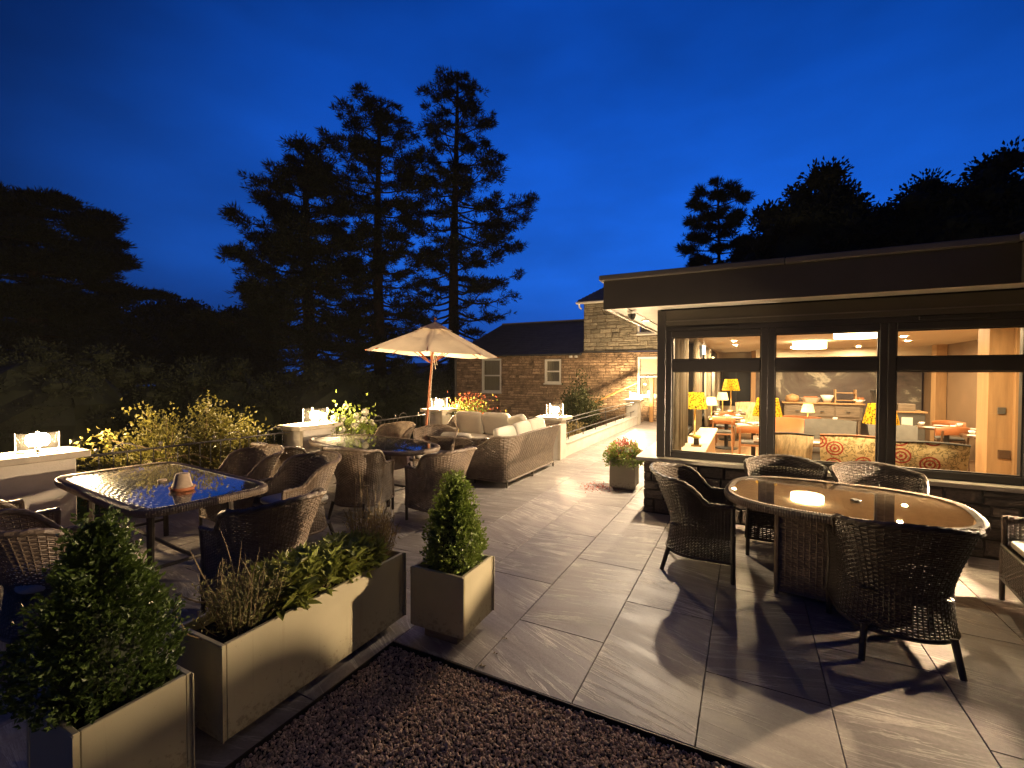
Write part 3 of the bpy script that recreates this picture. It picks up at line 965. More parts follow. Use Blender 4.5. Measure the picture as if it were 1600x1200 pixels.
def sash(x0, x1, z0, z1, mid, blind):
    w = hpart(MB().box(x0, x0 + 0.075, HY + 0.01, HY + 0.14, z0, z1).box(x1 - 0.075, x1, HY + 0.01, HY + 0.14, z0, z1)
              .box(x0 + 0.075, x1 - 0.075, HY + 0.01, HY + 0.14, z0, z0 + 0.09).box(x0 + 0.075, x1 - 0.075, HY + 0.01, HY + 0.14, z1 - 0.08, z1)
              .box(x0 + 0.075, x1 - 0.075, HY + 0.03, HY + 0.12, mid - 0.03, mid + 0.03).box(x0 - 0.03, x1 + 0.03, HY - 0.05, HY + 0.0095, z0 - 0.04, z0 + 0.015), "window", MT["white"])
    for a, b in ((z0 + 0.09, mid - 0.03), (mid + 0.03, z1 - 0.08)):
        MB().box(x0 + 0.07, x1 - 0.07, HY + 0.085, HY + 0.09, a, b).build("pane", MT["window"], w)
    if blind:
        xx = np.linspace(x0 + 0.08, x1 - 0.08, 40)
        yy = HY + 0.18 + 0.012 * np.sin(xx * 75)
        MB().grid(np.array([np.stack([xx, yy, np.full_like(xx, z)], -1) for z in (z0 + 0.05, z1 - 0.05)])).build("net_curtain", MT["blind"], w)
sash(-9.08, -8.10, 0.92, 2.40, 1.66, True)
sash(-6.05, -5.33, 1.34, 2.34, 1.84, True)
sash(-2.26, -1.28, 0.90, 2.38, 1.64, True)
sash(-2.28, -1.30, 3.22, 4.3, 3.75, True)
hpart(MB().box(-2.18, -1.36, HY + 0.14, HY + 0.165, 1.70, 2.30), "roller_blind", MT["cushion"])
# slate roofs: courses of separate slates
def slate_roof(x0, x1, y0, z0, y1, z1, name, clip=None):
    b = MB()
    r = np.random.default_rng(int(abs(x0 * 10)))
    L = math.hypot(y1 - y0, z1 - z0)
    n = int(L / 0.19)
    for k in range(n):
        f0, f1 = k / n, (k + 1.35) / n
        xa = x0 if clip is None else x0 + clip * f0
        x = xa - r.uniform(0, 0.2)
        while x < x1:
            w = r.uniform(0.18, 0.30)
            a, c = max(x + 0.003, xa), min(x + w - 0.003, x1)
            x += w
            if c - a < 0.03:
                continue
            t = 0.012 + r.uniform(0, 0.006)
            ya, za = y0 + (y1 - y0) * f0, z0 + (z1 - z0) * f0 + 0.03
            yb, zb = y0 + (y1 - y0) * min(f1, 1), z0 + (z1 - z0) * min(f1, 1) + 0.012
            V = [(a, ya, za - t), (c, ya, za - t), (c, yb, zb - t), (a, yb, zb - t), (a, ya, za), (c, ya, za), (c, yb, zb), (a, yb, zb)]
            b.add(V, [(4, 5, 6, 7), (0, 1, 5, 4), (1, 2, 6, 5), (3, 0, 4, 7)])
    return b
hpart(MB().add([(-10.6, HY - 0.16, 2.55), (-4.385, HY - 0.16, 2.55), (-4.385, HY + 3.0, 4.22), (-9.6, HY + 3.0, 4.22), (-10.6, HY + 6, 2.55), (-4.385, HY + 6, 2.55)],
               [(0, 1, 2, 3), (3, 2, 5, 4)]).add([(-10.6, HY - 0.16, 2.55), (-9.6, HY + 3.0, 4.22), (-10.6, HY + 6, 2.55)], [(0, 1, 2)]), "roof", MT["slate"])
hpart(slate_roof(-10.62, -4.39, HY - 0.18, 2.545, HY + 3.0, 4.22, "slates", 1.0), "slates", MT["slate"], kind="stuff")
hpart(MB().box(-9.65, -4.39, HY + 2.90, HY + 3.10, 4.215, 4.28), "ridge_tiles", MT["trim"])
hpart(MB().add([(-4.55, HY - 0.2, 4.58), (3, HY - 0.2, 4.58), (3, HY + 2.4, 5.95), (-3.2, HY + 2.4, 5.95), (-4.55, HY + 6.2, 4.58), (3, HY + 6.2, 4.58)],
               [(0, 1, 2, 3), (3, 2, 5, 4)]).add([(-4.55, HY - 0.2, 4.58), (-3.2, HY + 2.4, 5.95), (-4.55, HY + 6.2, 4.58)], [(0, 1, 2)]), "roof", MT["slate"])
hpart(slate_roof(-4.58, 1.6, HY - 0.22, 4.57, HY + 2.4, 5.95, "slates", 1.35), "slates", MT["slate"], kind="stuff")
gx = np.linspace(-10.7, -4.45, 20)
gut = MB().tube([(x, HY - 0.20, 2.53) for x in gx], 0.045, 8)
for x in np.arange(-10.4, -4.5, 0.42):
    gut.box(x, x + 0.07, HY - 0.17, HY + 0.0, 2.47, 2.56)
hpart(gut, "gutter", MT["slate"])
hpart(MB().tube([(-4.62, HY - 0.22, 4.52), (1.6, HY - 0.22, 4.52)], 0.05, 8).tube([(-4.50, HY - 0.2, 4.5), (-4.52, HY - 0.12, 4.38), (-4.46, HY - 0.05, 4.30)], 0.035, 8), "gutter", MT["white"])
hpart(MB().tube([(-10.42, HY - 0.08, -1.5), (-10.42, HY - 0.08, 2.5)], 0.05, 8), "downpipe", MT["trim"])
t = T("floodlight", "small pair of dark floodlights under the eaves of the stone house", "floodlight", (-4.75, HY - 0.03, 2.42))
for s in (-0.11, 0.11):
    MB().lathe([(0.0, 0.06), (0.05, 0.05), (0.07, 0.0), (0.072, -0.03), (0.0, -0.03)], (s, -0.12, 0), n=14).build("lamp_head", MT["white"], t, smooth=True)
MB().box(-0.13, 0.13, -0.10, 0.025, 0.055, 0.085).build("bracket", MT["black"], t)
t = T("timber_post", "tall new orange timber post standing before the white sash window", "post", (-1.66, 14.15, 0))
MB().box(-0.065, 0.065, -0.065, 0.065, 0, 1.55).build("shaft", MT["orangetimber"], t, bevel=0.012)
MB().quadbox([(-0.065, -0.065), (0.065, -0.065), (0.065, 0.065), (-0.065, 0.065)], 1.552, 1.58).build("post_cap", MT["orangetimber"], t)
t = T("timber_handrail", "sloping orange timber handrail rising behind the far lantern", "handrail", (-2.6, 13.9, 0))
MB().tube([(-1.35, 0.0, 0.55), (0.45, 0.0, 1.42)], 0.045, 6).build("rail", MT["orangetimber"], t)
MB().box(-1.30, -1.21, -0.04, 0.04, -2.2, 0.57).build("rail_post", MT["orangetimber"], t)

# ================================================================== PILLARS, LANTERNS, RAILINGS
def pillar(x, y, sx, sy, z, label, ground_z=0.0, capx=0.10, capy=0.10):
    t = T("pillar", label, "pillar", (x, y, ground_z), group="rendered pillars along the terrace edge")
    h = z - ground_z
    MB().box(-sx, sx, -sy, sy, -0.3, h - 0.071).build("shaft", MT["render"], t, bevel=0.006)
    MB().box(-sx - capx, sx + capx, -sy - capy, sy + capy, h - 0.07, h).build("cap", MT["cap"], t, bevel=0.008)
    # raised margins of the rendered panel
    m = MB()
    for s in (-1, 1):
        m.box(s * sx - 0.03, s * sx + 0.03, -sy - 0.012, -sy + 0.012, -0.0, h - 0.072)
    m.build("quoin", MT["cap"], t)
    return t
def lantern(x, y, z, label, rot=0.0, s=1.0):
    t = T("lantern", label, "lantern", (x, y, z), rot, group="glass lanterns on the pillars")
    w, h = 0.14 * s, 0.25 * s
    MB().box(-w, w, -w, w, 0.0, 0.014).box(-0.05, 0.05, -0.05, 0.05, 0.0145, 0.03).build("base_plate", MT["steel"], t)
    MB().tube([(0, 0, 0.03), (0, 0, 0.075)], 0.022, 10).build("bulb_holder", MT["steel"], t)
    MB().lathe([(0.0, 0.072), (0.065, 0.076), (0.088, 0.105), (0.088, 0.155), (0.065, 0.19), (0.0, 0.195)], n=14).build("bulb", MT["bulb"], t, smooth=True)
    for k in range(4):
        p = MB().box(-w + 0.012, w - 0.012, -w - 0.004, -w + 0.002, 0.018, h)
        p = p.build("pane", MT["pane"], t, rotz=k * PI / 2)
        MB().box(-w + 0.006, -w + 0.0115, -w - 0.005, -w + 0.003, 0.018, h).build("pane_edge", MT["cap"], p)
        MB().box(w - 0.0115, w - 0.006, -w - 0.005, -w + 0.003, 0.018, h).build("pane_edge", MT["cap"], p)
    for sx_ in (-1, 1):
        for sy_ in (-1, 1):
            MB().tube([(sx_ * w, sy_ * w, 0.0145), (sx_ * w, sy_ * w, h * 0.25)], 0.005, 6).build("corner_pin", MT["steel"], t)
    return t
pillar(-5.08, -0.95, 0.20, 0.33, 0.90, "wide pillar at the near end of the terrace railing, a glass tumbler on its cap", capx=0.07, capy=0.10)
pillar(-4.95, 2.35, 0.20, 0.33, 0.90, "wide pillar beside the white flowers behind the oval glass table", capx=0.07, capy=0.10)
pillar(-5.10, 6.05, 0.22, 0.22, 0.90, "corner pillar right behind the parasol pole")
pillar(-2.12, 5.92, 0.20, 0.20, 0.86, "pillar behind the long wicker sofa at the start of the path railing")
pillar(-2.10, 13.3, 0.20, 0.20, 0.86, "far pillar at the end of the path close to the stone house")
lantern(-5.05, -0.86, 0.90, "clear glass lantern on the near wide pillar beside the glass tumbler", 0.5, 0.82)
lantern(-4.93, 2.42, 0.90, "glowing lantern on the pillar beside the white flowers", 0.35)
lantern(-5.10, 6.05, 0.90, "glowing lantern on the corner pillar just behind the parasol pole", 0.2)
lantern(-2.10, 5.92, 0.86, "glowing lantern on the pillar behind the long sofa back", 0.1)
lantern(-2.10, 13.3, 0.86, "farthest glowing lantern before the stone house window", 0.1)
t = T("glass_tumbler", "small clear glass tumbler standing beside the lantern on the pillar cap", "glass", (-4.98, -0.58, 0.90))
MB().lathe([(0.0, 0.002), (0.035, 0.002), (0.04, 0.11), (0.036, 0.11), (0.032, 0.012), (0.0, 0.012)], n=18).build("cup", MT["pane"], t, smooth=True)

def railing(x0, y0, x1, y1, label, z0=0.12, z1=0.80, step=0.125, hoops=True):
    a = math.atan2(y1 - y0, x1 - x0)
    L = math.hypot(x1 - x0, y1 - y0)
    t = T("iron_railing", label, "railing", (x0, y0, 0), a)
    MB().tube([(0, 0, z1), (L, 0, z1)], 0.014, 6).build("top_rail", MT["iron"], t)
    MB().tube([(0, 0, z0), (L, 0, z0)], 0.012, 6).build("bottom_rail", MT["iron"], t)
    n = int(L / step)
    bar = MB().tube([(0, 0, z0 + 0.012), (0, 0, z1 - 0.012)], 0.0075, 5).mesh("baluster")
    bar.materials.append(MT["iron"])
    for k in range(1, n):
        link_mesh("baluster", bar, t, (k * L / n, 0, 0))
    if hoops:
        ball = MB().lathe([(0.0, -0.026), (0.018, -0.018), (0.026, 0.0), (0.018, 0.018), (0.0, 0.026)], n=10).tube([(0, 0, -0.04), (0, 0, -0.02)], 0.006, 5).mesh("finial", True)
        ball.materials.append(MT["iron"])
        m = max(2, int(L / 0.62))
        for k in range(m):
            x = (k + 0.5) * L / m
            link_mesh("finial", ball, t, (x - 0.2, 0, z1 + 0.055))
            th = np.linspace(0, PI, 13)
            MB().tube([(x + 0.06 + 0.12 * math.cos(q), 0, z1 + 0.013 + 0.085 * math.sin(q)) for q in th], 0.007, 5).build("scroll_hoop", MT["iron"], t)
    return t
railing(-5.05, -0.50, -4.98, 1.98, "iron railing behind the leafy bush at left of the terrace")
railing(-4.98, 2.72, -5.08, 5.80, "iron railing with hoops and ball finials between the flowers and the parasol pole")
railing(-4.86, 6.04, -2.36, 5.94, "iron railing behind the cream sofa cushions", hoops=False)
railing(-5.06, -4.0, -5.06, -1.40, "iron railing running left from the near wide pillar", hoops=False)
# path parapet with its curved rails
t = T("parapet_wall", "low white parapet wall along the path to the stone house", "wall", (-2.05, 9.6, 0))
MB().box(-0.10, 0.10, -3.46, 3.48, -0.6, 0.26).build("wall_body", MT["render"], t, bevel=0.01)
MB().box(-0.13, 0.13, -3.46, 3.48, 0.262, 0.30).build("coping", MT["render"], t, bevel=0.008)
t = T("path_railing", "iron railing with three long rails on the white parapet wall", "railing", (-2.05, 9.6, 0.30))
yy = np.linspace(-3.46, 3.48, 14)
for k, z in enumerate((0.12, 0.36, 0.46)):
    sag = 0.03 * (np.abs(yy / 3.47) ** 2) * (1 if k == 2 else 0)
    MB().tube([(0, q, z + 0.03 - s) for q, s in zip(yy, sag)], 0.013, 6).build("rail", MT["iron"], t)
pb = MB().tube([(0, 0, 0.0), (0, 0, 0.14)], 0.010, 6).mesh("rail_foot")
pb.materials.append(MT["iron"])
for k in range(7):
    link_mesh("rail_foot", pb, t, (0, -3.0 + k * 1.0, 0))
pb = MB().tube([(0, 0, 0.165), (0, 0, 0.48)], 0.011, 6).mesh("rail_post")
pb.materials.append(MT["iron"])
for k in (0, 2, 4):
    link_mesh("rail_post", pb, t, (0.0, -2.5 + k * 1.2, 0))

# ================================================================== PLANTERS
def planter(x, y, sx, sy, z0, h, label, rot=0.0, plinth=(0.10, 0.10), group=None):
    t = T("planter", label, "planter", (x, y, 0), rot, group)
    w = 0.022
    for nm, bx in (("side_panel", (-sx, sx, -sy, -sy + w)), ("side_panel", (-sx, sx, sy - w, sy)),
                   ("side_panel", (-sx, -sx + w, -sy + w + 0.001, sy - w - 0.001)), ("side_panel", (sx - w, sx, -sy + w + 0.001, sy - w - 0.001))):
        MB().box(*bx, z0, z0 + h).build(nm, MT["planter"], t, bevel=0.003)
    for s in (-1, 1):
        for r_ in (-1, 1):
            MB().box(s * sx - 0.010, s * sx + 0.010, r_ * sy - 0.0025, r_ * sy + 0.0025, z0 + 0.004, z0 + h - 0.004).build("corner_trim", MT["planter"], t)
    MB().box(-sx + w, sx - w, -sy + w, sy - w, z0 + 0.005, z0 + h - 0.055).build("soil", MT["soil"], t)
    MB().box(-sx + plinth[0], sx - plinth[0], -sy + plinth[1], sy - plinth[1], 0.001, z0).build("timber_base", MT["plinthwood"], t)
    return t
planter(-0.868, -0.955, 0.185, 0.615, 0.05, 0.44, "long sage planter box at the gravel edge holding mixed shrubs", 0.0, (0.06, 0.12))
planter(-0.345, -0.245, 0.195, 0.195, 0.075, 0.385, "small square sage planter with cone shrub standing on timber blocks", 0.02, (0.07, 0.045))
planter(-0.875, -1.885, 0.193, 0.193, 0.02, 0.43, "nearest square sage planter with the shaded cone shrub, cut by the picture's lower edge", 0.0, (0.03, 0.03))
planter(-0.235, 4.10, 0.175, 0.175, 0.04, 0.42, "square sage planter with pink and lime flowers by the plinth corner", 0.04, (0.03, 0.03))

def cone_shrub(x, y, z, h, r, label, seed, n=9000, L=0.026, shape=(0.62, 0.88, 1.0, 0.93, 0.68, 0.42, 0.2, 0.05), m="box"):
    t = T("cone_shrub", label, "shrub", (x, y, z), group="clipped cone shrubs")
    q = np.random.default_rng(seed)
    f = q.random(n) ** 0.8
    prof = np.interp(f, [0, 0.06, 0.18, 0.35, 0.6, 0.8, 0.93, 1.0], shape)
    a = q.uniform(0, 2 * PI, n)
    lump = 1 + 0.17 * np.sin(a * 3 + f * 9 + seed) + 0.10 * np.sin(a * 5 - f * 17) + 0.07 * np.sin(a * 9 + f * 31)
    rad = r * prof * lump * (1 - 0.38 * q.random(n) ** 2.2) + q.normal(0, 0.008, n)
    Pz = f * h
    P = np.stack([rad * np.cos(a), rad * np.sin(a), Pz], -1)
    d = np.stack([np.cos(a) * 0.8, np.sin(a) * 0.8, 0.7 + 0 * a], -1) + q.normal(0, 0.5, (n, 3))
    o = MB().leaves(P, d, q.uniform(0.75, 1.35, n) * L, q.uniform(0.55, 0.8, n) * L, 0.25, seed).build("leaves", MT[m], t)
    o["kind"] = "stuff"
    # sprigs that break the outline
    k = 330
    f = q.random(k)
    prof = np.interp(f, [0, 0.06, 0.18, 0.35, 0.6, 0.8, 0.93, 1.0], shape)
    a = q.uniform(0, 2 * PI, k)
    P, D = [], []
    for i in range(k):
        b0 = np.array([r * prof[i] * math.cos(a[i]), r * prof[i] * math.sin(a[i]), f[i] * h])
        dd = np.array([math.cos(a[i]) * 0.7, math.sin(a[i]) * 0.7, 0.8]) + q.normal(0, 0.25, 3)
        dd /= np.linalg.norm(dd)
        for s in range(7):
            P.append(b0 + dd * s * 0.012)
            D.append(dd + q.normal(0, 0.7, 3))
    o = MB().leaves(np.array(P), np.array(D), L, L * 0.65, 0.25, seed + 1).build("sprigs", MT[m], t)
    o["kind"] = "stuff"
    MB().lathe([(r * 0.45, 0.02), (r * 0.62, h * 0.2), (r * 0.42, h * 0.6), (0.0, h * 0.92)], n=10).build("dark_core", MT["darkleaf"], t)  # solid dark core added to block the view through the leaves
    MB().tube([(0, 0, -0.05), (0, 0, h * 0.3)], 0.016, 6).build("trunk", MT["bark"], t)
cone_shrub(-0.345, -0.235, 0.40, 0.60, 0.165, "bright green cone shrub in the small square planter", 3, 6500)
cone_shrub(-0.915, -1.91, 0.40, 0.70, 0.225, "shaded bushy cone shrub at the lower left corner", 5, 9500, 0.024, [0.62, 0.9, 1.0, 0.95, 0.62, 0.36, 0.24, 0.08], "shaded_box")

# plants of the long planter
def leaf_mesh(name, L, W, m):
    n = 5
    V, F = [], []
    for i in range(n + 1):
        u = i / n
        w = W / 2 * math.sin(PI * min(1, u * 0.92 + 0.08)) ** 0.8 if 0 < i < n else 0.001
        z = -0.18 * L * u * u
        V += [(-w, L * u, z + w * 0.35), (0, L * u, z), (w, L * u, z + w * 0.35)]
    for i in range(n):
        a = i * 3
        F += [(a, a + 1, a + 4, a + 3), (a + 1, a + 2, a + 5, a + 4)]
    me = MB().add(V, F).mesh(name, True)
    me.materials.append(m)
    return me
def rosette_shrub(x, y, z, rx, ry, h, label, seed, n_obj=170):
    t = T("leafy_shrub", label, "shrub", (x, y, z), group="glossy shrubs in the long planter")
    q = np.random.default_rng(seed)
    mes = [leaf_mesh("leaf", L, W, m_) for L, W, m_ in ((0.088, 0.032, MT["glossy"]), (0.078, 0.028, MT["lime"]), (0.100, 0.036, MT["glossy"]))]
    items = []
    stems = MB()
    for s in range(84):
        a, rr = q.uniform(0, 2 * PI), math.sqrt(q.random())
        px, py = rx * rr * math.cos(a), ry * rr * math.sin(a)
        hh = h * (1 - 0.45 * rr ** 2) * q.uniform(0.72, 1.1)
        tip = np.array([px + q.normal(0, 0.02), py + q.normal(0, 0.02), hh])
        stems.tube([(px * 0.5, py * 0.5, -0.06), (px * 0.85, py * 0.85, hh * 0.5), tuple(tip)], [0.004, 0.003, 0.002], 5, False)
        k = int(q.integers(7, 10))
        for layer, (zz, tilt) in enumerate(((0.0, 0.75), (-0.03, 0.35), (-0.065, 0.15))):
            for j in range(k if layer == 0 else 5):
                az = j * 2.4 + layer + q.uniform(-0.3, 0.3)
                items.append((tip + np.array([0, 0, zz]), az, tilt + q.uniform(-0.3, 0.3), q.uniform(0.7, 1.15), hh))
    items.sort(key=lambda i: -(i[0][0] * 0.9 - i[0][1] * 0.7 + i[4] * 1.2))
    rest = MB()
    for i, (p, az, tl, sc_, _) in enumerate(items):
        if i < n_obj:
            link_mesh("leaf", mes[i % 3], t, p, (tl, float(q.uniform(-0.3, 0.3)), az), (sc_, sc_, sc_))
        else:
            d = np.array([-math.sin(az) * math.cos(tl), math.cos(az) * math.cos(tl), math.sin(tl)])
            rest.leaves([p], [d], 0.080 * sc_, 0.030 * sc_, 0.25, i)
    o = rest.build("leaves", MT["glossy"], t)
    o["kind"] = "stuff"
    stems.build("stems", MT["twig"], t)
rosette_shrub(-0.865, -1.03, 0.445, 0.19, 0.29, 0.22, "glossy yellow green rosette shrub in the middle of the long planter", 11)
rosette_shrub(-0.87, -0.68, 0.445, 0.18, 0.24, 0.21, "lower glossy green shrub between the rosette shrub and the straw twigs", 12, 120)
def twiggy(x, y, z, rx, ry, h, label, seed, nstem, nleaf, leafmat, bare, Lf=0.022):
    t = T("twiggy_shrub", label, "shrub", (x, y, z))
    q = np.random.default_rng(seed)
    st, P, D = MB(), [], []
    for s in range(nstem):
        a, rr = q.uniform(0, 2 * PI), math.sqrt(q.random())
        b0 = np.array([rx * 0.4 * rr * math.cos(a), ry * 0.4 * rr * math.sin(a), -0.05])
        e = np.array([rx * 1.1 * rr * math.cos(a), ry * 1.1 * rr * math.sin(a), h * q.uniform(0.55, 1.1)])
        m = (b0 + e) / 2 + q.normal(0, 0.03, 3)
        tt = np.linspace(0, 1, 7)[:, None]
        c = (1 - tt) ** 2 * b0 + 2 * tt * (1 - tt) * m + tt ** 2 * e
        st.tube(c, np.linspace(0.0032, 0.0013, 7), 5, False)
        for k in range(nleaf):
            u = q.uniform(0.3, 1.0)
            p = c[int(u * 6)] + q.normal(0, 0.016, 3)
            P.append(p)
            D.append((e - b0) * 0.8 + q.normal(0, 0.25, 3))
    for s in range(bare):
        a = q.uniform(0, 2 * PI)
        b0 = np.array([rx * 0.5 * math.cos(a), ry * 0.5 * math.sin(a), -0.03])
        e = b0 + np.array([q.normal(0, 0.10), q.normal(0, 0.10), h * q.uniform(1.2, 1.75)])
        m = (b0 + e) / 2 + np.array([q.normal(0, 0.05), q.normal(0, 0.05), 0.03])
        tt = np.linspace(0, 1, 8)[:, None]
        c = (1 - tt) ** 2 * b0 + 2 * tt * (1 - tt) * m + tt ** 2 * e
        st.tube(c, np.linspace(0.0042, 0.0018, 8), 5, False)
    o = MB().leaves(np.array(P), np.array(D), q.uniform(0.7, 1.4, len(P)) * Lf, Lf * 0.32, 0.2, seed).build("leaves", leafmat, t)
    o["kind"] = "stuff"
    st.build("stems", MT["twig"], t)
    return t
tw = twiggy(-0.87, -1.36, 0.445, 0.20, 0.19, 0.27, "dull dry shrub with long bare stems at the near end of the long planter", 14, 100, 34, MT["olive"], 7)
for pts in ([(0.12, -0.16, 0.0), (-0.02, -0.24, 0.06), (-0.08, -0.27, 0.17), (-0.05, -0.25, 0.25)], [(0.02, -0.02, 0.12), (-0.10, -0.16, 0.16), (-0.16, -0.22, 0.21)]):
    MB().tube(pts, [0.005, 0.004, 0.0035, 0.003][:len(pts)], 6).build("bent_stem", MT["twig"], tw)
twiggy(-0.87, -0.46, 0.445, 0.18, 0.17, 0.35, "straw coloured twiggy shrub at the far end of the long planter", 15, 110, 30, MT["dry"], 9, 0.018)

def mound(name, x, y, z, r, h, label, seed, mats, n=2600, L=0.03):
    """flowering plant: leaves low, blooms on the surface"""
    t = T(name, label, "flowers", (x, y, z))
    q = np.random.default_rng(seed)
    for (m, lo, hi, frac, part_name, sc_) in mats:
        k = int(n * frac)
        th, ph = q.uniform(0, 2 * PI, k), q.uniform(lo, hi, k)
        rr = q.uniform(0.72, 1.03, k) * (1 + 0.12 * np.sin(th * 4 + ph * 5))
        P = np.stack([r * rr * np.cos(th) * np.cos(ph), r * rr * np.sin(th) * np.cos(ph), h * rr * np.sin(ph) + 0.02], -1)
        D = P / np.linalg.norm(P, axis=1)[:, None] + q.normal(0, 0.6, (k, 3))
        o = MB().leaves(P, D, L * sc_ * q.uniform(0.7, 1.3, k), L * sc_ * 0.6, 0.25, seed).build(part_name, m, t)
        o["kind"] = "stuff"
    MB().lathe([(0.02, -0.05), (0.03, h * 0.2), (r * 0.6, h * 0.25), (r * 0.6, h * 0.5), (0, h * 0.75)], n=9).build("stems", MT["darkleaf"], t)  # solid dark core on a stalk, filling the inside of the leaves
mound("flowering_plant", -0.235, 4.10, 0.42, 0.27, 0.29, "pink and lime flowering plant in the square planter by the plinth", 31,
      [(MT["limeleaf"], -0.25, 0.95, 0.55, "leaves", 1.2), (MT["box"], -0.3, 0.5, 0.3, "leaves", 1.1), (MT["pinkleaf"], 0.15, 1.55, 0.42, "blooms", 0.85)])
t = T("fallen_petals", "scatter of fallen leaves and petals on the paving beside the flower planter", "petals", (-0.6, 3.95, 0.004))
q = np.random.default_rng(8)
k = 330
P = np.stack([q.normal(0.02, 0.16, k), q.normal(0, 0.16, k), np.zeros(k)], -1)
o = MB().leaves(P, np.stack([q.normal(size=k), q.normal(size=k), 0.1 * np.ones(k)], -1), 0.022, 0.014, 0.2, 3).build("petals", MT["pinkleaf"], t)
o["kind"] = "stuff"
for x, y, s, l in ((0.04, -0.36, 1.0, "dry leaf curl lying on the long slab joint beside the small planter"), (0.02, -0.19, 0.8, "dry leaf curl lying on the paving, farthest from the gravel"), (0.03, -0.50, 1.3, "largest dry leaf curl lying right at the gravel edge")):
    o = MB().leaves([(0, 0, 0.004), (0, 0, 0.004), (0, 0, 0.003)], [(1, 0.2, 0.25), (-0.5, 1, 0.2), (-0.4, -0.9, 0.3)], 0.020 * s, 0.012 * s, 0.3, 2).build("fallen_leaf", MT["dry"], None, loc=(x, y, 0))
    tag(o, l, "leaf", "dry leaf curls on the paving")

# ================================================================== WICKER
def resample(poly, n):
    P = np.asarray(poly, float)
    d = np.concatenate([[0], np.cumsum(np.linalg.norm(np.diff(P, axis=0), axis=1))])
    s = np.linspace(0, d[-1], n)
    return np.stack([np.interp(s, d, P[:, k]) for k in range(P.shape[1])], -1), d[-1]

def weave(b, S, nu, nv, w=0.8, t=0.007, closed=False):
    """interlaced strands over the surface S(u, v)"""
    def frame(u, v):
        e = 1e-3
        P = S(u, v)
        du = S(u + e, v) - S(u - e, v)
        dv = S(u, v + e) - S(u, v - e)
        Lu = np.linalg.norm(du, axis=-1, keepdims=True)
        Lv = np.linalg.norm(dv, axis=-1, keepdims=True)
        n = np.cross(du, dv)
        n /= np.linalg.norm(n, axis=-1, keepdims=True) + 1e-12
        return P, du / (Lu + 1e-12), dv / (Lv + 1e-12), n, Lu / (2 * e), Lv / (2 * e)
    us = (np.arange(nu) + 0.5) / nu
    vs = np.linspace(0.0, 1.0, max(4, nv // 3))
    U, Vv = np.meshgrid(us, vs, indexing="ij")
    P, du, dv, n, Lu, Lv = frame(U, Vv)
    b.ribbons(P, du, n, float(np.mean(Lu)) / nu * 0.34, t)
    vs = (np.arange(nv) + 0.5) / nv
    uu = np.concatenate([[0.0], us, [1.0]])
    Vv, U = np.meshgrid(vs, uu, indexing="ij")
    P, du, dv, n, Lu, Lv = frame(U, Vv)
    i, j = np.meshgrid(np.arange(nv), np.arange(len(uu)), indexing="ij")
    P = P + n * (0.55 * t * np.where((i + j) % 2 == 0, 1.0, -1.0))[..., None]
    ww = Lv / nv * w
    R, M = P.shape[:2]
    V4 = np.stack([P + dv * ww / 2, P + n * t / 2, P - dv * ww / 2, P - n * t / 2], 2)
    base = (np.arange(R)[:, None, None] * M + np.arange(M - 1)[None, :, None]) * 4
    kk = np.arange(4)[None, None, :]
    k2 = (kk + 1) % 4
    F = np.stack([base + kk, base + k2, base + 4 + k2, base + 4 + kk], -1).reshape(-1, 4)
    b.add(V4.reshape(-1, 3), F)

def flat_patch(p0, p1, p2, p3):
    p0, p1, p2, p3 = map(np.array, (p0, p1, p2, p3))
    def S(u, v):
        u, v = u[..., None], v[..., None]
        return p0 * (1 - u) * (1 - v) + p1 * u * (1 - v) + p2 * u * v + p3 * (1 - u) * v
    return S

def tub(hw, yf, yb, rc, z0, zb, za, lean, side_flare=0.035, foot=0.03, pw=2.0, f0=0.10, f1=0.55, waist=0.42, arch_h=0.02):
    """U-shaped shell open to +y: returns S(u,v) and its rim"""
    pts = [(-hw, yf)]
    th = np.linspace(0, PI / 2, 14)
    pts += [(-hw + rc * (1 - math.cos(a) ** (2 / pw)), yb + rc * (1 - math.sin(a) ** (2 / pw))) for a in th]
    pts += [(hw - rc * (1 - math.sin(a) ** (2 / pw)), yb + rc * (1 - math.cos(a) ** (2 / pw))) for a in th]
    pts += [(hw, yf)]
    D, Ltot = resample(pts, 240)
    tg = np.gradient(D, axis=0)
    for _ in range(6):
        tg[1:-1] = (tg[:-2] + tg[1:-1] * 2 + tg[2:]) / 4
    nr = np.stack([-tg[:, 1], tg[:, 0]], -1)
    nr /= np.linalg.norm(nr, axis=1)[:, None]
    if (nr[120] @ np.array([0, -1.0])) < 0:
        nr = -nr
    s = np.linspace(0, 1, 240)
    def geo(u):
        u = np.clip(u, 0, 1)
        x, y = np.interp(u, s, D[:, 0]), np.interp(u, s, D[:, 1])
        nx, ny = np.interp(u, s, nr[:, 0]), np.interp(u, s, nr[:, 1])
        f = (y - yb) / (yf - yb)
        arch = arch_h * (np.abs(x) / hw) ** 2.4
        rim = zb - arch * (1 - smooth01(f / 0.5)) + (za - zb + 0.0) * smooth01((f - f0) / (f1 - f0)) - 0.012 * f
        bk = 1 - smooth01(f / 0.6)
        return x, y, nx, ny, rim, bk
    def off(z, bk):
        hi = np.clip((z - waist) / (zb - waist), 0, 1.2)
        lo = np.clip((waist - z) / (waist - z0 + 1e-6), 0, 1)
        return hi ** 1.15 * (lean * bk + side_flare * (1 - bk)) + foot * lo ** 1.5 * (0.4 + 0.6 * bk)
    def S(u, v):
        x, y, nx, ny, rim, bk = geo(u)
        z = z0 + (rim - z0) * v
        o = off(z, bk)
        return np.stack([x + nx * o, y + ny * o, z], -1)
    return S, Ltot

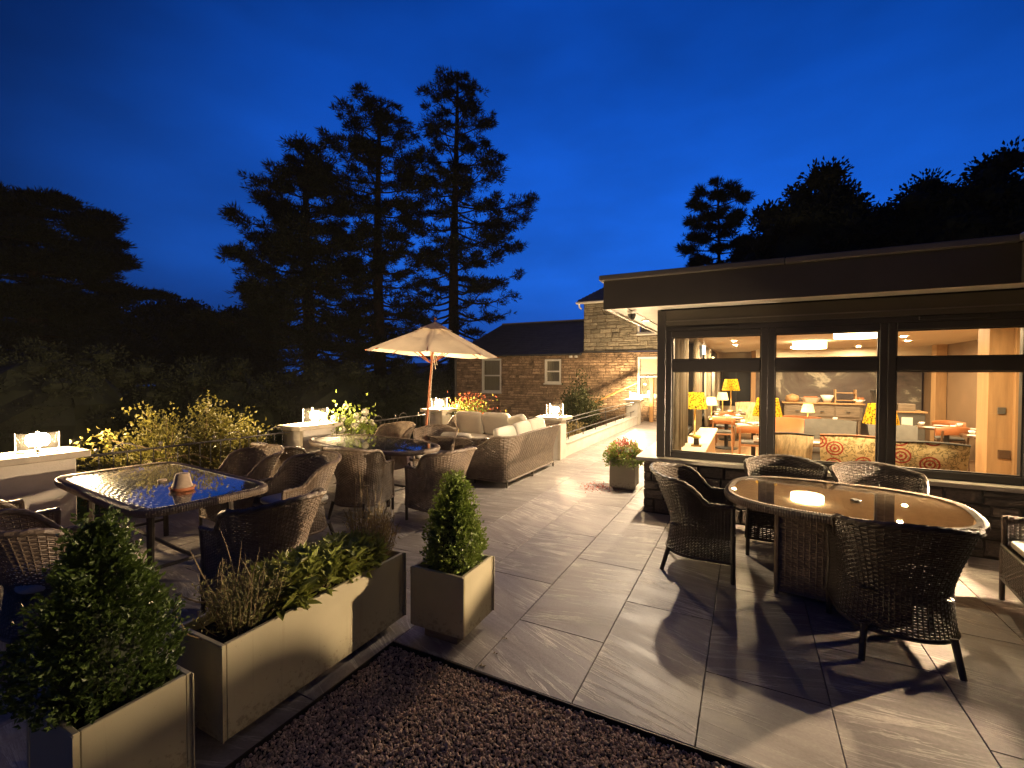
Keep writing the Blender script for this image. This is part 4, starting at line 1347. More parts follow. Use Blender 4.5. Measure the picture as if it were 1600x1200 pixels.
def rim_tube(b, S, r, n=60, v=1.0, un=(0, 1)):
    u = np.linspace(un[0], un[1], n)
    P = S(u, np.full(n, v))
    # braided edge: two strands twisting round each other
    ph = np.arange(n) * 1.25
    T_ = np.gradient(P, axis=0)
    T_ /= np.linalg.norm(T_, axis=1)[:, None]
    side = np.cross(T_, np.array([0, 0, 1.0]))
    side /= np.linalg.norm(side, axis=1)[:, None] + 1e-9
    up = np.cross(side, T_)
    for k in (0, PI):
        b.tube(P + (np.cos(ph + k)[:, None] * side + np.sin(ph + k)[:, None] * up) * r * 0.26, r * 0.86, 6)

def proto_chair(m, name="wicker_chair"):
    t = T(name, "tub chair", "chair")
    hw, yf, yb = 0.285, 0.27, -0.24
    S, L = tub(hw, yf, yb, 0.27, 0.17, 0.865, 0.64, 0.175, 0.03, 0.035, 2.1, 0.20, 0.66, 0.42, 0.10)
    b = MB()
    weave(b, S, 54, 46, 0.90, 0.0065)
    b.build("woven_shell", m, t)
    b = MB()
    rim_tube(b, S, 0.019, 74)
    for s in (0.004, 0.996):
        P = S(np.full(12, s), np.linspace(0.02, 1.0, 12))
        b.tube(P, 0.017, 7)
    b.build("rolled_rim", m, t)
    b = MB()
    weave(b, flat_patch((-hw + 0.01, yf + 0.005, 0.17), (hw - 0.01, yf + 0.005, 0.17), (hw - 0.01, yf + 0.005, 0.415), (-hw + 0.01, yf + 0.005, 0.415)), 17, 14, 0.8, 0.0065)
    b.tube([(-hw, yf + 0.006, 0.42), (hw, yf + 0.006, 0.42)], 0.012, 7).tube([(-hw, yf + 0.006, 0.17), (hw, yf + 0.006, 0.17)], 0.012, 7)
    P = S(np.linspace(0, 1, 40), np.zeros(40))
    b.tube(P, 0.013, 6)
    b.build("front_apron", m, t)
    b = MB()
    weave(b, flat_patch((-hw + 0.02, yf, 0.42), (hw - 0.02, yf, 0.42), (hw - 0.06, yb + 0.02, 0.405), (-hw + 0.06, yb + 0.02, 0.405)), 17, 18, 0.86, 0.0065)
    b.build("seat", m, t)
    for x, y, sx, sy in ((-hw, yf, 0, 0), (hw, yf, 0, 0), (-0.20, yb + 0.02, -0.035, -0.075), (0.20, yb + 0.02, 0.035, -0.075)):
        if sy == 0:
            MB().tube([(x, y, 0.0), (x, y, 0.40)], [0.017, 0.019], 8).build("leg", MT["leg"], t)
        else:
            MB().tube([(x + sx, y + sy, 0.0), (x + sx * 0.3, y + sy * 0.25, 0.20)], [0.017, 0.020], 8).build("leg", MT["leg"], t)
    return t

def pillow(sx, sy, sz, n=20, pw=7, puff=0.6):
    """box cushion with soft edges"""
    b = MB()
    a = np.linspace(-PI / 2, PI / 2, n)
    c = np.linspace(-PI, PI, 2 * n + 1)
    A, B = np.meshgrid(a, c, indexing="ij")
    sg = lambda v, e: np.sign(v) * np.abs(v) ** e
    e1, e2 = 0.30, 2 / pw
    X = sx * sg(np.cos(A), e1) * sg(np.cos(B), e2)
    Y = sy * sg(np.cos(A), e1) * sg(np.sin(B), e2)
    Z = sz * sg(np.sin(A), puff)
    W = 1 - 0.10 * ((X / sx) ** 2 * (Y / sy) ** 2)
    return b.grid(np.stack([X, Y, Z * W], -1))

# ================================================================== CHAIRS
dark = proto_chair(MT["wickershade"])
pale = None
def put_chair(proto, used, x, y, rz, label, group):
    o = proto if not used else dup(proto)
    o.location = (x, y, 0)
    o.rotation_euler = (0, 0, math.radians(rz))
    o["label"] = label
    o["group"] = group
    return o
G1 = "backlit wicker chairs round the table by the window"
RT = [(1.03, 1.62, -88, "backlit wicker tub chair at the left end of the table by the window"),
      (1.72, 2.34, 176, "backlit wicker tub chair under the mullion between the first and second window"),
      (2.46, 2.30, -176, "backlit wicker tub chair backed against the patterned seats in the middle window"),
      (2.24, 0.92, 4, "nearest backlit wicker tub chair, its woven back turned to the viewer"),
      (3.38, 1.70, 84, "backlit wicker tub chair with a white seat pad, cut by the picture's edge")]
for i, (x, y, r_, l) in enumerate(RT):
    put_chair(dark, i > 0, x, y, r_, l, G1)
light = proto_chair(MT["wicker"], "wicker_chair")
G2 = "brown wicker chairs round the square and oval tables"
LT = [(-3.75, -1.50, 4, "brown wicker chair at the left edge, its rim catching the near lantern"),
      (-2.48, -1.52, -6, "brown wicker chair half hidden behind the shaded cone shrub"),
      (-3.55, 0.30, 176, "brown wicker chair between the leafy bush and the oblong table's far side"),
      (-2.62, 0.28, 170, "brown wicker chair at the far right corner of the oblong table"),
      (-1.72, -0.66, 86, "broad backed brown wicker chair at the oblong table's right end, behind bare stems"),
      (-2.80, 1.32, 12, "brown wicker chair seen from its side before the oval table"),
      (-1.82, 1.62, 78, "dark sided wicker chair at the oval table's right end, behind the bright cone shrub"),
      (-3.95, 3.10, 176, "brown wicker chair beyond the oval table beside the white flowers"),
      (-2.95, 3.02, -150, "brown wicker chair with a hooped back at the far right of the oval table"),
      (-3.80, 1.10, 0, "brown wicker chair before the glow on the oval table's left end")]
for i, (x, y, r_, l) in enumerate(LT):
    put_chair(light, i > 0, x, y, r_, l, G2)
pad_me = pillow(0.255, 0.25, 0.035).mesh("seat_pad", True)
pad_me.materials.append(MT["seatpad"])
def pad(x, y, rz, label):
    o = link_mesh("seat_pad", pad_me, None, (x, y, 0.462), (0, 0, math.radians(rz)))
    tag(o, label, "seat pad", "pale seat pads on the wicker chairs")
pad(3.37, 1.70, 84, "white seat pad on the chair cut by the picture's edge")
pad(-3.55, 0.30, 176, "pale seat pad under the oblong table, chair by the leafy bush")
pad(-2.62, 0.27, 170, "pale seat pad showing under the oblong table's right half")
pad(-2.95, 3.00, -150, "pale seat pad on the hooped chair at the far right of the oval table")
pad(-3.95, 3.08, 176, "pale seat pad on the chair beside the white flowers")
pad(-3.75, -1.48, 4, "pale seat pad on the chair at the left edge by the near lantern")
pad(-2.48, -1.50, -6, "pale seat pad behind the shaded cone shrub")

# ================================================================== TABLES
def outline(a, bb, e, n=72):
    th = np.linspace(0, 2 * PI, n, endpoint=False)
    c, s = np.cos(th), np.sin(th)
    return np.stack([a * np.sign(c) * np.abs(c) ** (2 / e), bb * np.sign(s) * np.abs(s) ** (2 / e)], -1)
def table(name, x, y, rz, a, bb, e, z, label, m, legs=True, pedestal=False, strand=0.024, topm=None, fill=0.86):
    t = T(name, label, "table", (x, y, 0), math.radians(rz), "glass topped wicker tables")
    o = outline(a, bb, e)
    n = len(o)
    g = outline(a - 0.05, bb - 0.05, e)
    b = MB()
    V = [(p[0], p[1], z) for p in g] + [(p[0], p[1], z + 0.007) for p in g] + [(0, 0, z), (0, 0, z + 0.007)]
    b.add(V, [(i, (i + 1) % n, n + (i + 1) % n, n + i) for i in range(n)])
    b.add(V, [(n + i, n + (i + 1) % n, 2 * n + 1) for i in range(n)] + [((i + 1) % n, i, 2 * n) for i in range(n)])
    b.build("glass_top", MT["tableglass"], t)
    # parallel cane strands under the glass
    b = MB()
    k = int(2 * bb / strand)
    for i in range(k):
        yy_ = -bb + (i + 0.5) * strand
        q = abs(yy_) / (bb - 0.04)
        if q >= 1:
            continue
        hx_ = (a - 0.04) * (1 - q ** e) ** (1 / e)
        xx = np.linspace(-hx_, hx_, max(3, int(hx_ * 2 / 0.05)))
        zz = z - 0.009 + 0.0022 * np.where(np.arange(len(xx)) % 2 == i % 2, 1, -1)
        P = np.stack([xx, np.full_like(xx, yy_), zz], -1)[None]
        S_ = np.zeros_like(P)
        S_[..., 1] = 1
        N_ = np.zeros_like(P)
        N_[..., 2] = 1
        b.ribbons(P, S_, N_, strand * fill, 0.010 if fill > 0.8 else 0.014)
    b.build("woven_top", topm or m, t)
    V = [(p[0] * 0.97, p[1] * 0.97, z - 0.035) for p in g] + [(p[0] * 0.97, p[1] * 0.97, z - 0.022) for p in g] + [(0, 0, z - 0.035), (0, 0, z - 0.022)]
    MB().add(V, [(i, (i + 1) % n, n + (i + 1) % n, n + i) for i in range(n)]).add(V, [(n + i, n + (i + 1) % n, 2 * n + 1) for i in range(n)]
             + [((i + 1) % n, i, 2 * n) for i in range(n)]).build("top_board", MT["leg"], t)
    # braided rim
    b = MB()
    cl, L = resample(np.vstack([o, o[:1]]), int(sum(np.linalg.norm(np.diff(np.vstack([o, o[:1]]), axis=0), axis=1)) / 0.017))
    tg = np.gradient(cl, axis=0)
    tg /= np.linalg.norm(tg, axis=1)[:, None]
    nr = np.stack([tg[:, 1], -tg[:, 0]], -1)
    # wrapped edge: short strands going over the rim
    m2 = len(cl) - 1
    prof = [(-0.052, 0.008), (-0.02, 0.013), (0.006, 0.004), (0.012, -0.02), (0.004, -0.046), (-0.03, -0.05)]
    P = np.zeros((m2, len(prof), 3))
    S_ = np.zeros_like(P)
    N_ = np.zeros_like(P)
    for j, (d, h) in enumerate(prof):
        P[:, j, :2] = cl[:-1] + nr[:-1] * d
        P[:, j, 2] = z + h
        S_[:, j, :2] = tg[:-1]
        N_[:, j, :2] = nr[:-1] * (0.5 if j < 2 else 1)
        N_[:, j, 2] = 1 if j < 2 else (-1 if j > 4 else 0.2)
    N_ /= np.linalg.norm(N_, axis=-1, keepdims=True)
    b.ribbons(P, S_, N_, 0.0165, 0.008)
    b.tube(np.column_stack([cl[:, 0] - nr[:, 0] * 0.02, cl[:, 1] - nr[:, 1] * 0.02, np.full(len(cl), z - 0.018)]), 0.022, 6, False)
    b.build("woven_rim", m, t)
    if legs:
        for sx in (-1, 1):
            for sy in (-1, 1):
                MB().tube([(sx * a * 0.66, sy * bb * 0.62, 0.0), (sx * a * 0.62, sy * bb * 0.58, z - 0.04)], [0.024, 0.028], 8).build("leg", MT["leg"], t)
        MB().tube([(-a * 0.62, 0, 0.18), (a * 0.62, 0, 0.18)], 0.016, 6).tube([(-a * 0.65, -bb * 0.6, 0.18), (-a * 0.65, bb * 0.6, 0.18)], 0.014, 6) \
            .tube([(a * 0.65, -bb * 0.6, 0.18), (a * 0.65, bb * 0.6, 0.18)], 0.014, 6).build("stretcher", MT["leg"], t)
    if pedestal:
        px, py, ph = 0.40, 0.38, z - 0.10
        for (p0, p1) in (((-px, -py), (px, -py)), ((px, -py), (px, py)), ((px, py), (-px, py)), ((-px, py), (-px, -py))):
            b = MB()
            weave(b, flat_patch((*p0, 0.02), (*p1, 0.02), (*p1, ph), (*p0, ph)), 20, 34, 0.9, 0.006)
            b.tube([(*p0, 0.0), (*p0, ph)], 0.018, 7).tube([(*p0, ph), (*p1, ph)], 0.016, 7).tube([(*p0, 0.03), (*p1, 0.03)], 0.014, 7).tube([(*p0, ph - 0.09), (*p1, ph - 0.09)], 0.008, 6)
            b.build("pedestal_panel", m, t)
        MB().box(-px + 0.02, px - 0.02, -py + 0.02, py - 0.02, 0.03, ph - 0.01).build("pedestal_core", MT["black"], t)
        MB().box(-0.45, 0.45, -0.05, 0.05, ph + 0.005, z - 0.036).box(-0.05, 0.05, -0.40, -0.051, ph + 0.005, z - 0.036).box(-0.05, 0.05, 0.051, 0.40, ph + 0.005, z - 0.036).build("top_frame", MT["leg"], t)
    return t
table("oval_table", 2.06, 1.67, -7, 0.81, 0.63, 2.9, 0.722, "dark oval wicker table under the windows, its glass reflecting the lit room", MT["wicker"], False, True, 0.016, MT["lit_tan"])
table("oblong_table", -3.38, -0.56, -5, 1.05, 0.50, 7.5, 0.722, "rounded oblong wicker table with striped glass top and a terracotta pot on it", MT["wicker2"], True, False, 0.030, MT["gloss_cane"], 0.66)
table("oval_table", -3.42, 2.14, -7, 1.15, 0.55, 2.5, 0.722, "long oval wicker table with a grey glass top beside the white flowers", MT["wicker2"], True, False, 0.02)
# things on the tables
t = T("flower_pot", "upturned pale flower pot standing in a terracotta saucer on the oblong table", "pot", (-2.85, -0.63, 0.729))
MB().lathe([(0.0, 0.004), (0.078, 0.004), (0.092, 0.028), (0.097, 0.029), (0.084, 0.0), (0.0, 0.0)], n=28).build("saucer", MT["terracotta"], t, smooth=True)
MB().lathe([(0.074, 0.010), (0.076, 0.012), (0.076, 0.040), (0.070, 0.043), (0.050, 0.135), (0.046, 0.139), (0.014, 0.139), (0.010, 0.134)], n=28).build("pot_body", MT["palepot"], t, smooth=True)
o = MB().lathe([(0.0, 0.012), (0.030, 0.012), (0.036, 0.008), (0.036, 0.0), (0.0, 0.0)], n=20).build("hole_cap", MT["palepot"], None, smooth=True, loc=(-3.36, -0.54, 0.731))
tag(o, "flat round pale cap lying on the oblong table left of the pot", "cap")
o = MB().lathe([(0.0, 0.010), (0.030, 0.010), (0.036, 0.006), (0.036, 0.0), (0.0, 0.0)], n=20).build("hole_cap", MT["black"], None, smooth=True, loc=(2.16, 1.62, 0.731))
tag(o, "flat round dark cap in the middle of the oval table under the windows", "cap")
t = T("lounge_table", "low square wicker coffee table between the cream cushioned sofas", "table", (-3.55, 4.65, 0), math.radians(8))
MB().box(-0.50, 0.50, -0.50, 0.50, 0.425, 0.432).build("glass_top", MT["tableglass"], t)
b = MB()
weave(b, flat_patch((-0.52, -0.52, 0.41), (0.52, -0.52, 0.41), (0.52, 0.52, 0.41), (-0.52, 0.52, 0.41)), 30, 30, 0.9, 0.006)
for p0, p1 in (((-0.52, -0.52), (0.52, -0.52)), ((0.52, -0.52), (0.52, 0.52)), ((0.52, 0.52), (-0.52, 0.52)), ((-0.52, 0.52), (-0.52, -0.52))):
    b.tube([(*p0, 0.405), (*p1, 0.405)], 0.028, 8)
b.build("woven_top", MT["wicker2"], t)
for sx in (-1, 1):
    for sy in (-1, 1):
        MB().tube([(sx * 0.46, sy * 0.46, 0), (sx * 0.46, sy * 0.46, 0.39)], 0.02, 8).build("leg", MT["leg"], t)
t = T("table_posy", "small pale posy on the low coffee table", "posy", (-3.62, 4.60, 0.433))
MB().lathe([(0.0, 0.0), (0.03, 0.0), (0.035, 0.05), (0.03, 0.05), (0.0, 0.01)], n=14).build("pot", MT["palepot"], t)
q = np.random.default_rng(4)
P = q.normal(0, 0.035, (80, 3)) + np.array([0, 0, 0.10])
o = MB().leaves(P, q.normal(size=(80, 3)) + np.array([0, 0, 0.7]), 0.05, 0.022, 0.2, 2).build("petals", MT["yellowpetal"], t)
o["kind"] = "stuff"

# ================================================================== SOFAS
def sofa(name, x, y, rz, hw, label, m, yf=0.38, yb=-0.36, zb=0.80, za=0.60, lean=0.13, bands=30, group=None):
    t = T(name, label, "sofa" if hw > 0.5 else "armchair", (x, y, 0), math.radians(rz), group)
    S, L = tub(hw, yf, yb, 0.16, 0.10, zb, za, lean, 0.05, 0.0, 3.0, 0.10, 0.75, 0.36)
    b = MB()
    weave(b, S, int(L / 0.035), bands, 0.9, 0.006)
    b.build("woven_shell", m, t)
    b = MB()
    rim_tube(b, S, 0.018, int(L / 0.022))
    for s in (0.004, 0.996):
        b.tube(S(np.full(10, s), np.linspace(0.0, 1.0, 10)), 0.02, 7)
    b.tube(S(np.linspace(0, 1, 60), np.zeros(60)), 0.016, 6)
    b.build("rolled_rim", m, t)
    b = MB()
    weave(b, flat_patch((-hw, yf, 0.10), (hw, yf, 0.10), (hw, yf, 0.30), (-hw, yf, 0.30)), int(hw * 2 / 0.035), 11, 0.9, 0.006)
    b.tube([(-hw, yf, 0.31), (hw, yf, 0.31)], 0.018, 7)
    b.build("front_apron", m, t)
    MB().box(-hw + 0.04, hw - 0.04, yb + 0.04, yf - 0.02, 0.27, 0.305).build("seat_deck", MT["leg"], t)
    for px in ([-hw + 0.05, 0, hw - 0.05] if hw > 0.8 else [-hw + 0.05, hw - 0.05]):
        MB().tube([(px, yb + 0.02, 0), (px, yb + 0.02, 0.12)], 0.018, 7).build("leg", MT["steel"], t)
        MB().tube([(px, yf - 0.03, 0), (px, yf - 0.03, 0.12)], 0.018, 7).build("leg", MT["steel"], t)
    return t
sofa("wicker_sofa", -2.14, 4.18, 90, 0.97, "long wicker sofa with its banded back turned to the path", MT["wicker2"], bands=26)
sofa("wicker_sofa", -3.62, 5.42, 178, 0.72, "two seat wicker sofa with upright cream back cushions before the far railing", MT["wicker2"])
sofa("wicker_armchair", -2.78, 3.62, 6, 0.40, "wicker armchair with a cream cushion between the oval table and coffee table", MT["wicker2"], zb=0.72)
def cushion(x, y, z, sx, sy, sz, rot, label, group="cream cushions on the wicker sofas"):
    o = pillow(sx, sy, sz).build("cushion", MT["cushion"], None, smooth=True, loc=(x, y, z))
    o.rotation_euler = rot
    tag(o, label, "cushion", group)
R_ = math.radians
cushion(-3.95, 5.60, 0.66, 0.34, 0.25, 0.075, (R_(78), 0, R_(178)), "left upright cream back cushion of the two seat sofa")
cushion(-3.28, 5.62, 0.66, 0.34, 0.25, 0.075, (R_(76), 0, R_(178)), "right upright cream back cushion of the two seat sofa")
cushion(-3.62, 5.30, 0.375, 0.66, 0.30, 0.07, (0, 0, R_(178)), "wide cream seat cushion of the two seat sofa")
cushion(-1.98, 3.60, 0.65, 0.30, 0.24, 0.075, (R_(74), 0, R_(90)), "first cream back cushion along the long sofa, nearest the oval table")
cushion(-1.98, 4.22, 0.66, 0.30, 0.25, 0.075, (R_(74), 0, R_(92)), "middle cream back cushion peeping over the long sofa's back")
cushion(-1.99, 4.82, 0.67, 0.30, 0.25, 0.075, (R_(72), 0, R_(88)), "far cream back cushion of the long sofa below the pillar lantern")
cushion(-2.30, 4.18, 0.375, 0.36, 0.92, 0.07, (0, 0, 0), "long cream seat cushion of the long sofa")
cushion(-2.50, 5.12, 0.72, 0.27, 0.22, 0.075, (R_(62), R_(12), R_(150)), "loose cream pillow tilted in the corner by the pillar lantern")
cushion(-2.78, 3.40, 0.56, 0.28, 0.22, 0.07, (R_(-68), 0, R_(6)), "cream back cushion of the wicker armchair")
cushion(-2.78, 3.66, 0.37, 0.34, 0.30, 0.065, (0, 0, R_(6)), "cream seat cushion of the wicker armchair")

# ================================================================== PARASOL
par = T("parasol", "cream canvas parasol with an orange wooden pole standing behind the oval table", "parasol", (-4.37, 4.53, 0))
top = np.array([0.22, 0.10, 2.66])
ax = top / np.linalg.norm(top)
MB().tube([(0, 0, 0.04), tuple(top * 1.0)], [0.028, 0.024], 12).build("pole", MT["polewood"], par)
MB().lathe([(0.0, 0), (0.28, 0), (0.28, 0.05), (0.10, 0.07), (0.05, 0.08), (0.05, 0.30), (0.0, 0.30)], n=24).build("base", MT["iron"], par)
nrib, Rr, zr = 8, 1.30, 2.13
def canopy(R0, R1, z0, z1, sag, nr=14, nseg=16):
    P = []
    for i in range(nr + 1):
        u = i / nr
        rad = R0 + (R1 - R0) * u
        row = []
        for k in range(nrib * nseg + 1):
            a = 2 * PI * k / (nrib * nseg) + PI / 8 + 0.18
            f = (k % nseg) / nseg
            # straight edges between the ribs, cloth sagging between
            rr = rad * math.cos(PI / nrib) / math.cos((f - 0.5) * 2 * PI / nrib)
            bump = math.sin(PI * f)
            z = z0 + (z1 - z0) * u ** 1.06 - sag * bump * math.sin(PI * min(1, u * 0.9 + 0.1)) - 0.012 * math.sin(5 * a + u * 7) * u * (1 if 0 < f < 1 else 0.3)
            if u == 1:
                z -= 0.03 * bump ** 0.5 if R1 > 0.6 else 0
            row.append((rr * math.cos(a), rr * math.sin(a), z))
        P.append(row)
    P = np.array(P)
    f = (P[..., 2:3] - 0) / top[2]
    P[..., 2] -= 0.055 * (P[..., 0] * 0.89 + P[..., 1] * 0.46)
    P[..., :2] += f * top[:2]
    return P
MB().grid(canopy(0.03, Rr, 2.70, zr, 0.035)).build("canopy", MT["canvas"], par, smooth=True)
MB().grid(canopy(0.03, 0.36, 2.745, 2.59, 0.012, 5)).build("vent_cap", MT["canvas"], par, smooth=True)
MB().lathe([(0.0, 0.13), (0.012, 0.125), (0.024, 0.10), (0.022, 0.075), (0.010, 0.055), (0.012, 0.03), (0.03, 0.02), (0.03, 0.0), (0.0, 0.0)],
           tuple(top + np.array([0, 0, 0.07])), n=14).build("finial", MT["polewood"], par, smooth=True)
for k in range(nrib):
    a = 2 * PI * k / nrib + PI / 8 + 0.18
    d = np.array([math.cos(a), math.sin(a), 0])
    o2 = np.array([top[0], top[1], 0]) * 0.8
    rb = MB().tube([tuple(o2 + d * 0.04 + np.array([0, 0, 2.64])), tuple(o2 + d * (Rr + 0.02) + np.array([0, 0, zr - 0.015 - 0.055 * Rr * (d[0] * 0.89 + d[1] * 0.46)]))], 0.012, 6).build("rib", MT["polewood"], par)
    MB().tube([tuple(o2 * 0.85 + d * 0.05 + np.array([0, 0, 1.95])), tuple(o2 + d * Rr * 0.5 + np.array([0, 0, 2.36]))], 0.010, 6).build("strut", MT["polewood"], rb)
cd = MB()
for s, ln in ((0.05, 0.30), (0.09, 0.22)):
    tt = np.linspace(0, 1, 14)
    cd.tube([(top[0] * 0.82 + s + 0.05 * math.sin(q * PI), top[1] * 0.8 - 0.05, 2.12 - ln * math.sin(q * PI) - 0.02 * q) for q in tt], 0.006, 5)
cd.tube([(top[0] * 0.80 + 0.05, 0.03, 2.1), (top[0] * 0.45 + 0.07, 0.0, 1.2), (top[0] * 0.3 + 0.08, 0.0, 0.7)], 0.007, 5)
cd.build("cord", MT["cord"], par)

# ================================================================== SHRUBS BEYOND THE TERRACE
def loose_shrub(name, x, y, z, r3, n, L, label, seed, m, nbr=26, up=0.4, group=None, trunk=True, clump=60, spread=0.16):
    t = T(name, label, "shrub", (x, y, z), 0, group)
    q = np.random.default_rng(seed)
    br, P, D = MB(), [], []
    per = max(4, n // nbr)
    for s in range(nbr):
        v = q.normal(size=3)
        v[2] = abs(v[2]) * 0.9 + up
        v /= np.linalg.norm(v)
        e = v * np.array(r3) * q.uniform(0.55, 1.08)
        m0 = e * 0.5 + q.normal(0, 0.12, 3) * np.array(r3)
        b0 = np.array([q.normal(0, 0.15) * r3[0], q.normal(0, 0.15) * r3[1], -0.3])
        tt = np.linspace(0, 1, 7)[:, None]
        c = (1 - tt) ** 2 * b0 + 2 * tt * (1 - tt) * m0 + tt ** 2 * e
        br.tube(c, np.linspace(0.010, 0.0025, 7), 5, False)
        u = q.uniform(0.35, 1.0, per) ** 0.7
        idx = np.minimum((u * 6).astype(int), 5)
        pp = c[idx] + (c[idx + 1] - c[idx]) * (u * 6 - idx)[:, None] + q.normal(0, spread, (per, 3)) * np.array(r3) * 0.5
        P.append(pp)
        D.append(v[None] * 0.7 + q.normal(0, 0.6, (per, 3)))
    o = MB().leaves(np.vstack(P), np.vstack(D), q.uniform(0.7, 1.3, len(P) * per) * L, L * 0.55, 0.3, seed).build("leaves", m, t)
    o["kind"] = "stuff"
    br.build("branches", MT["twig"], t)
    return t
b1 = loose_shrub("leafy_bush", -5.60, 0.75, 0.15, (0.85, 1.40, 1.15), 13000, 0.058, "large loose leafy bush lit yellow by the near lantern behind the railing", 41, MT["bushleaf"], 64, 0.22, spread=0.15)
br = MB()
br.tube([(0.25, 0.5, 0.1), (0.45, -0.35, 0.55), (0.45, -1.05, 0.82)], [0.014, 0.010, 0.005], 6).tube([(0.4, 0.7, 0.1), (0.5, -0.1, 0.5), (0.5, -0.8, 0.5)], [0.014, 0.010, 0.005], 6)
br.build("long_branch", MT["twig"], b1)
q = np.random.default_rng(77)
P = np.array([0.45, -1.0, 0.82]) + q.normal(0, 0.09, (70, 3)) * np.array([1, 1.6, 0.5])
o = MB().leaves(P, q.normal(size=(70, 3)), 0.055, 0.03, 0.3, 5).build("leaves", MT["bushleaf"], b1)
o["kind"] = "stuff"

hyd = T("hydrangea", "white flowering hydrangea beside the lantern pillar behind the oval table", "flowers", (-4.88, 3.02, 0.35))
q = np.random.default_rng(51)
P = q.normal(0, 1, (900, 3)) * np.array([0.17, 0.24, 0.20]) + np.array([0, 0, 0.35])
o = MB().leaves(P, q.normal(size=(900, 3)) + np.array([0, 0, 0.4]), 0.075, 0.045, 0.3, 1).build("leaves", MT["limeleaf"], hyd)
o["kind"] = "stuff"
def flower_head(rad, seed):
    q = np.random.default_rng(seed)
    v = q.normal(size=(150, 3))
    v /= np.linalg.norm(v, axis=1)[:, None]
    tng = np.cross(v, q.normal(size=(150, 3)))
    return MB().leaves(v * rad * 0.9 - tng * 0.012, tng + v * 0.25, 0.030, 0.026, 0.15, seed).lathe([(0, -rad * 0.8), (rad * 0.7, -rad * 0.3), (rad * 0.75, rad * 0.3), (0, rad * 0.8)], n=8).mesh("flower_head")
fh = flower_head(0.065, 3)
fh.materials.append(MT["petal"])
for i, (x, y, z) in enumerate([(0.05, -0.05, 0.80), (0.12, 0.12, 0.62), (0.10, -0.18, 0.60), (0.15, 0.30, 0.68), (0.18, 0.02, 0.45), (0.05, 0.22, 0.48), (0.14, -0.10, 0.30), (0.10, -0.36, 0.62),
                               (0.0, -0.48, 0.66), (0.2, 0.18, 0.32), (0.04, 0.38, 0.52), (0.16, -0.26, 0.42)]):
    s = 0.75 + 0.06 * (i % 6)
    link_mesh("flower_head", fh, hyd, (x, y, z), (i * 1.1, i * 0.7, i * 2.0), (s, s, s))
st = MB()
for i in range(14):
    a = i * 2.4
    st.tube([(0.03 * math.cos(a), 0.03 * math.sin(a), -0.6), (0.14 * math.cos(a), 0.22 * math.sin(a), 0.45)], 0.006, 5)
st.build("stems", MT["twig"], hyd)
for (x, y, z, l, s) in ((-4.80, 3.45, 0.72, "small yellow blossom spray by the railing hoops behind the oval table", 1.0), (-4.70, 3.06, 0.55, "low yellow and white blossom at the oval table's far edge", 1.0)):
    t = T("blossom_spray", l, "flowers", (x, y, z))
    q = np.random.default_rng(int(y * 10))
    o = MB().leaves(q.normal(0, 0.07, (90, 3)) * np.array([1, 1.3, 0.6]), q.normal(size=(90, 3)) + np.array([0, 0, 0.5]), 0.06, 0.03, 0.3, 3).build("leaves", MT["limeleaf"], t)
    o["kind"] = "stuff"
    for i in range(4):
        link_mesh("flower_head", fh, t, (q.normal(0, 0.05), q.normal(0, 0.09), 0.05 + 0.03 * i), (i, i * 2, 0), (0.6, 0.6, 0.6))
    MB().tube([(0, 0, -0.7), (0.01, 0.01, 0.02)], 0.006, 5).build("stem", MT["twig"], t)
rs = T("red_leaf_shrub", "yellow and red leaved shrub behind the cream sofa cushions", "shrub", (-4.55, 6.45, 0.55))
q = np.random.default_rng(61)
for m, k, zc in ((MT["limeleaf"], 420, 0.30), (MT["redleaf"], 150, 0.42), (MT["yellowpetal"], 70, 0.40)):
    P = q.normal(0, 1, (k, 3)) * np.array([0.26, 0.18, 0.13]) + np.array([0, 0, zc])
    o = MB().leaves(P, q.normal(size=(k, 3)) + np.array([0, 0, 0.6]), 0.085, 0.04, 0.3, k).build("leaves", m, rs)
    o["kind"] = "stuff"
st = MB()
for i in range(9):
    a = i * 2.4
    st.tube([(0.03 * math.cos(a), 0.03 * math.sin(a), -0.9), (0.25 * math.cos(a), 0.18 * math.sin(a), 0.35)], 0.007, 5)
st.build("stems", MT["twig"], rs)
loose_shrub("wall_shrub", -4.15, 13.5, -0.6, (1.25, 0.7, 2.25), 4200, 0.11, "dark green shrub growing against the stone house behind the path railing", 71, MT["midleaf"], 44, 0.5, spread=0.16)
loose_shrub("wall_shrub", -3.9, 11.0, -0.9, (0.75, 0.9, 1.55), 1800, 0.10, "lower twiggy shrub between the pillar lantern and the stone house", 72, MT["dry"], 30, 0.5, spread=0.15)
loose_shrub("wall_shrub", -3.2, 8.2, -1.0, (0.7, 0.9, 1.5), 1200, 0.09, "small brown shrub just past the pillar lantern below the path railing", 73, MT["dry"], 26, 0.5, spread=0.15)

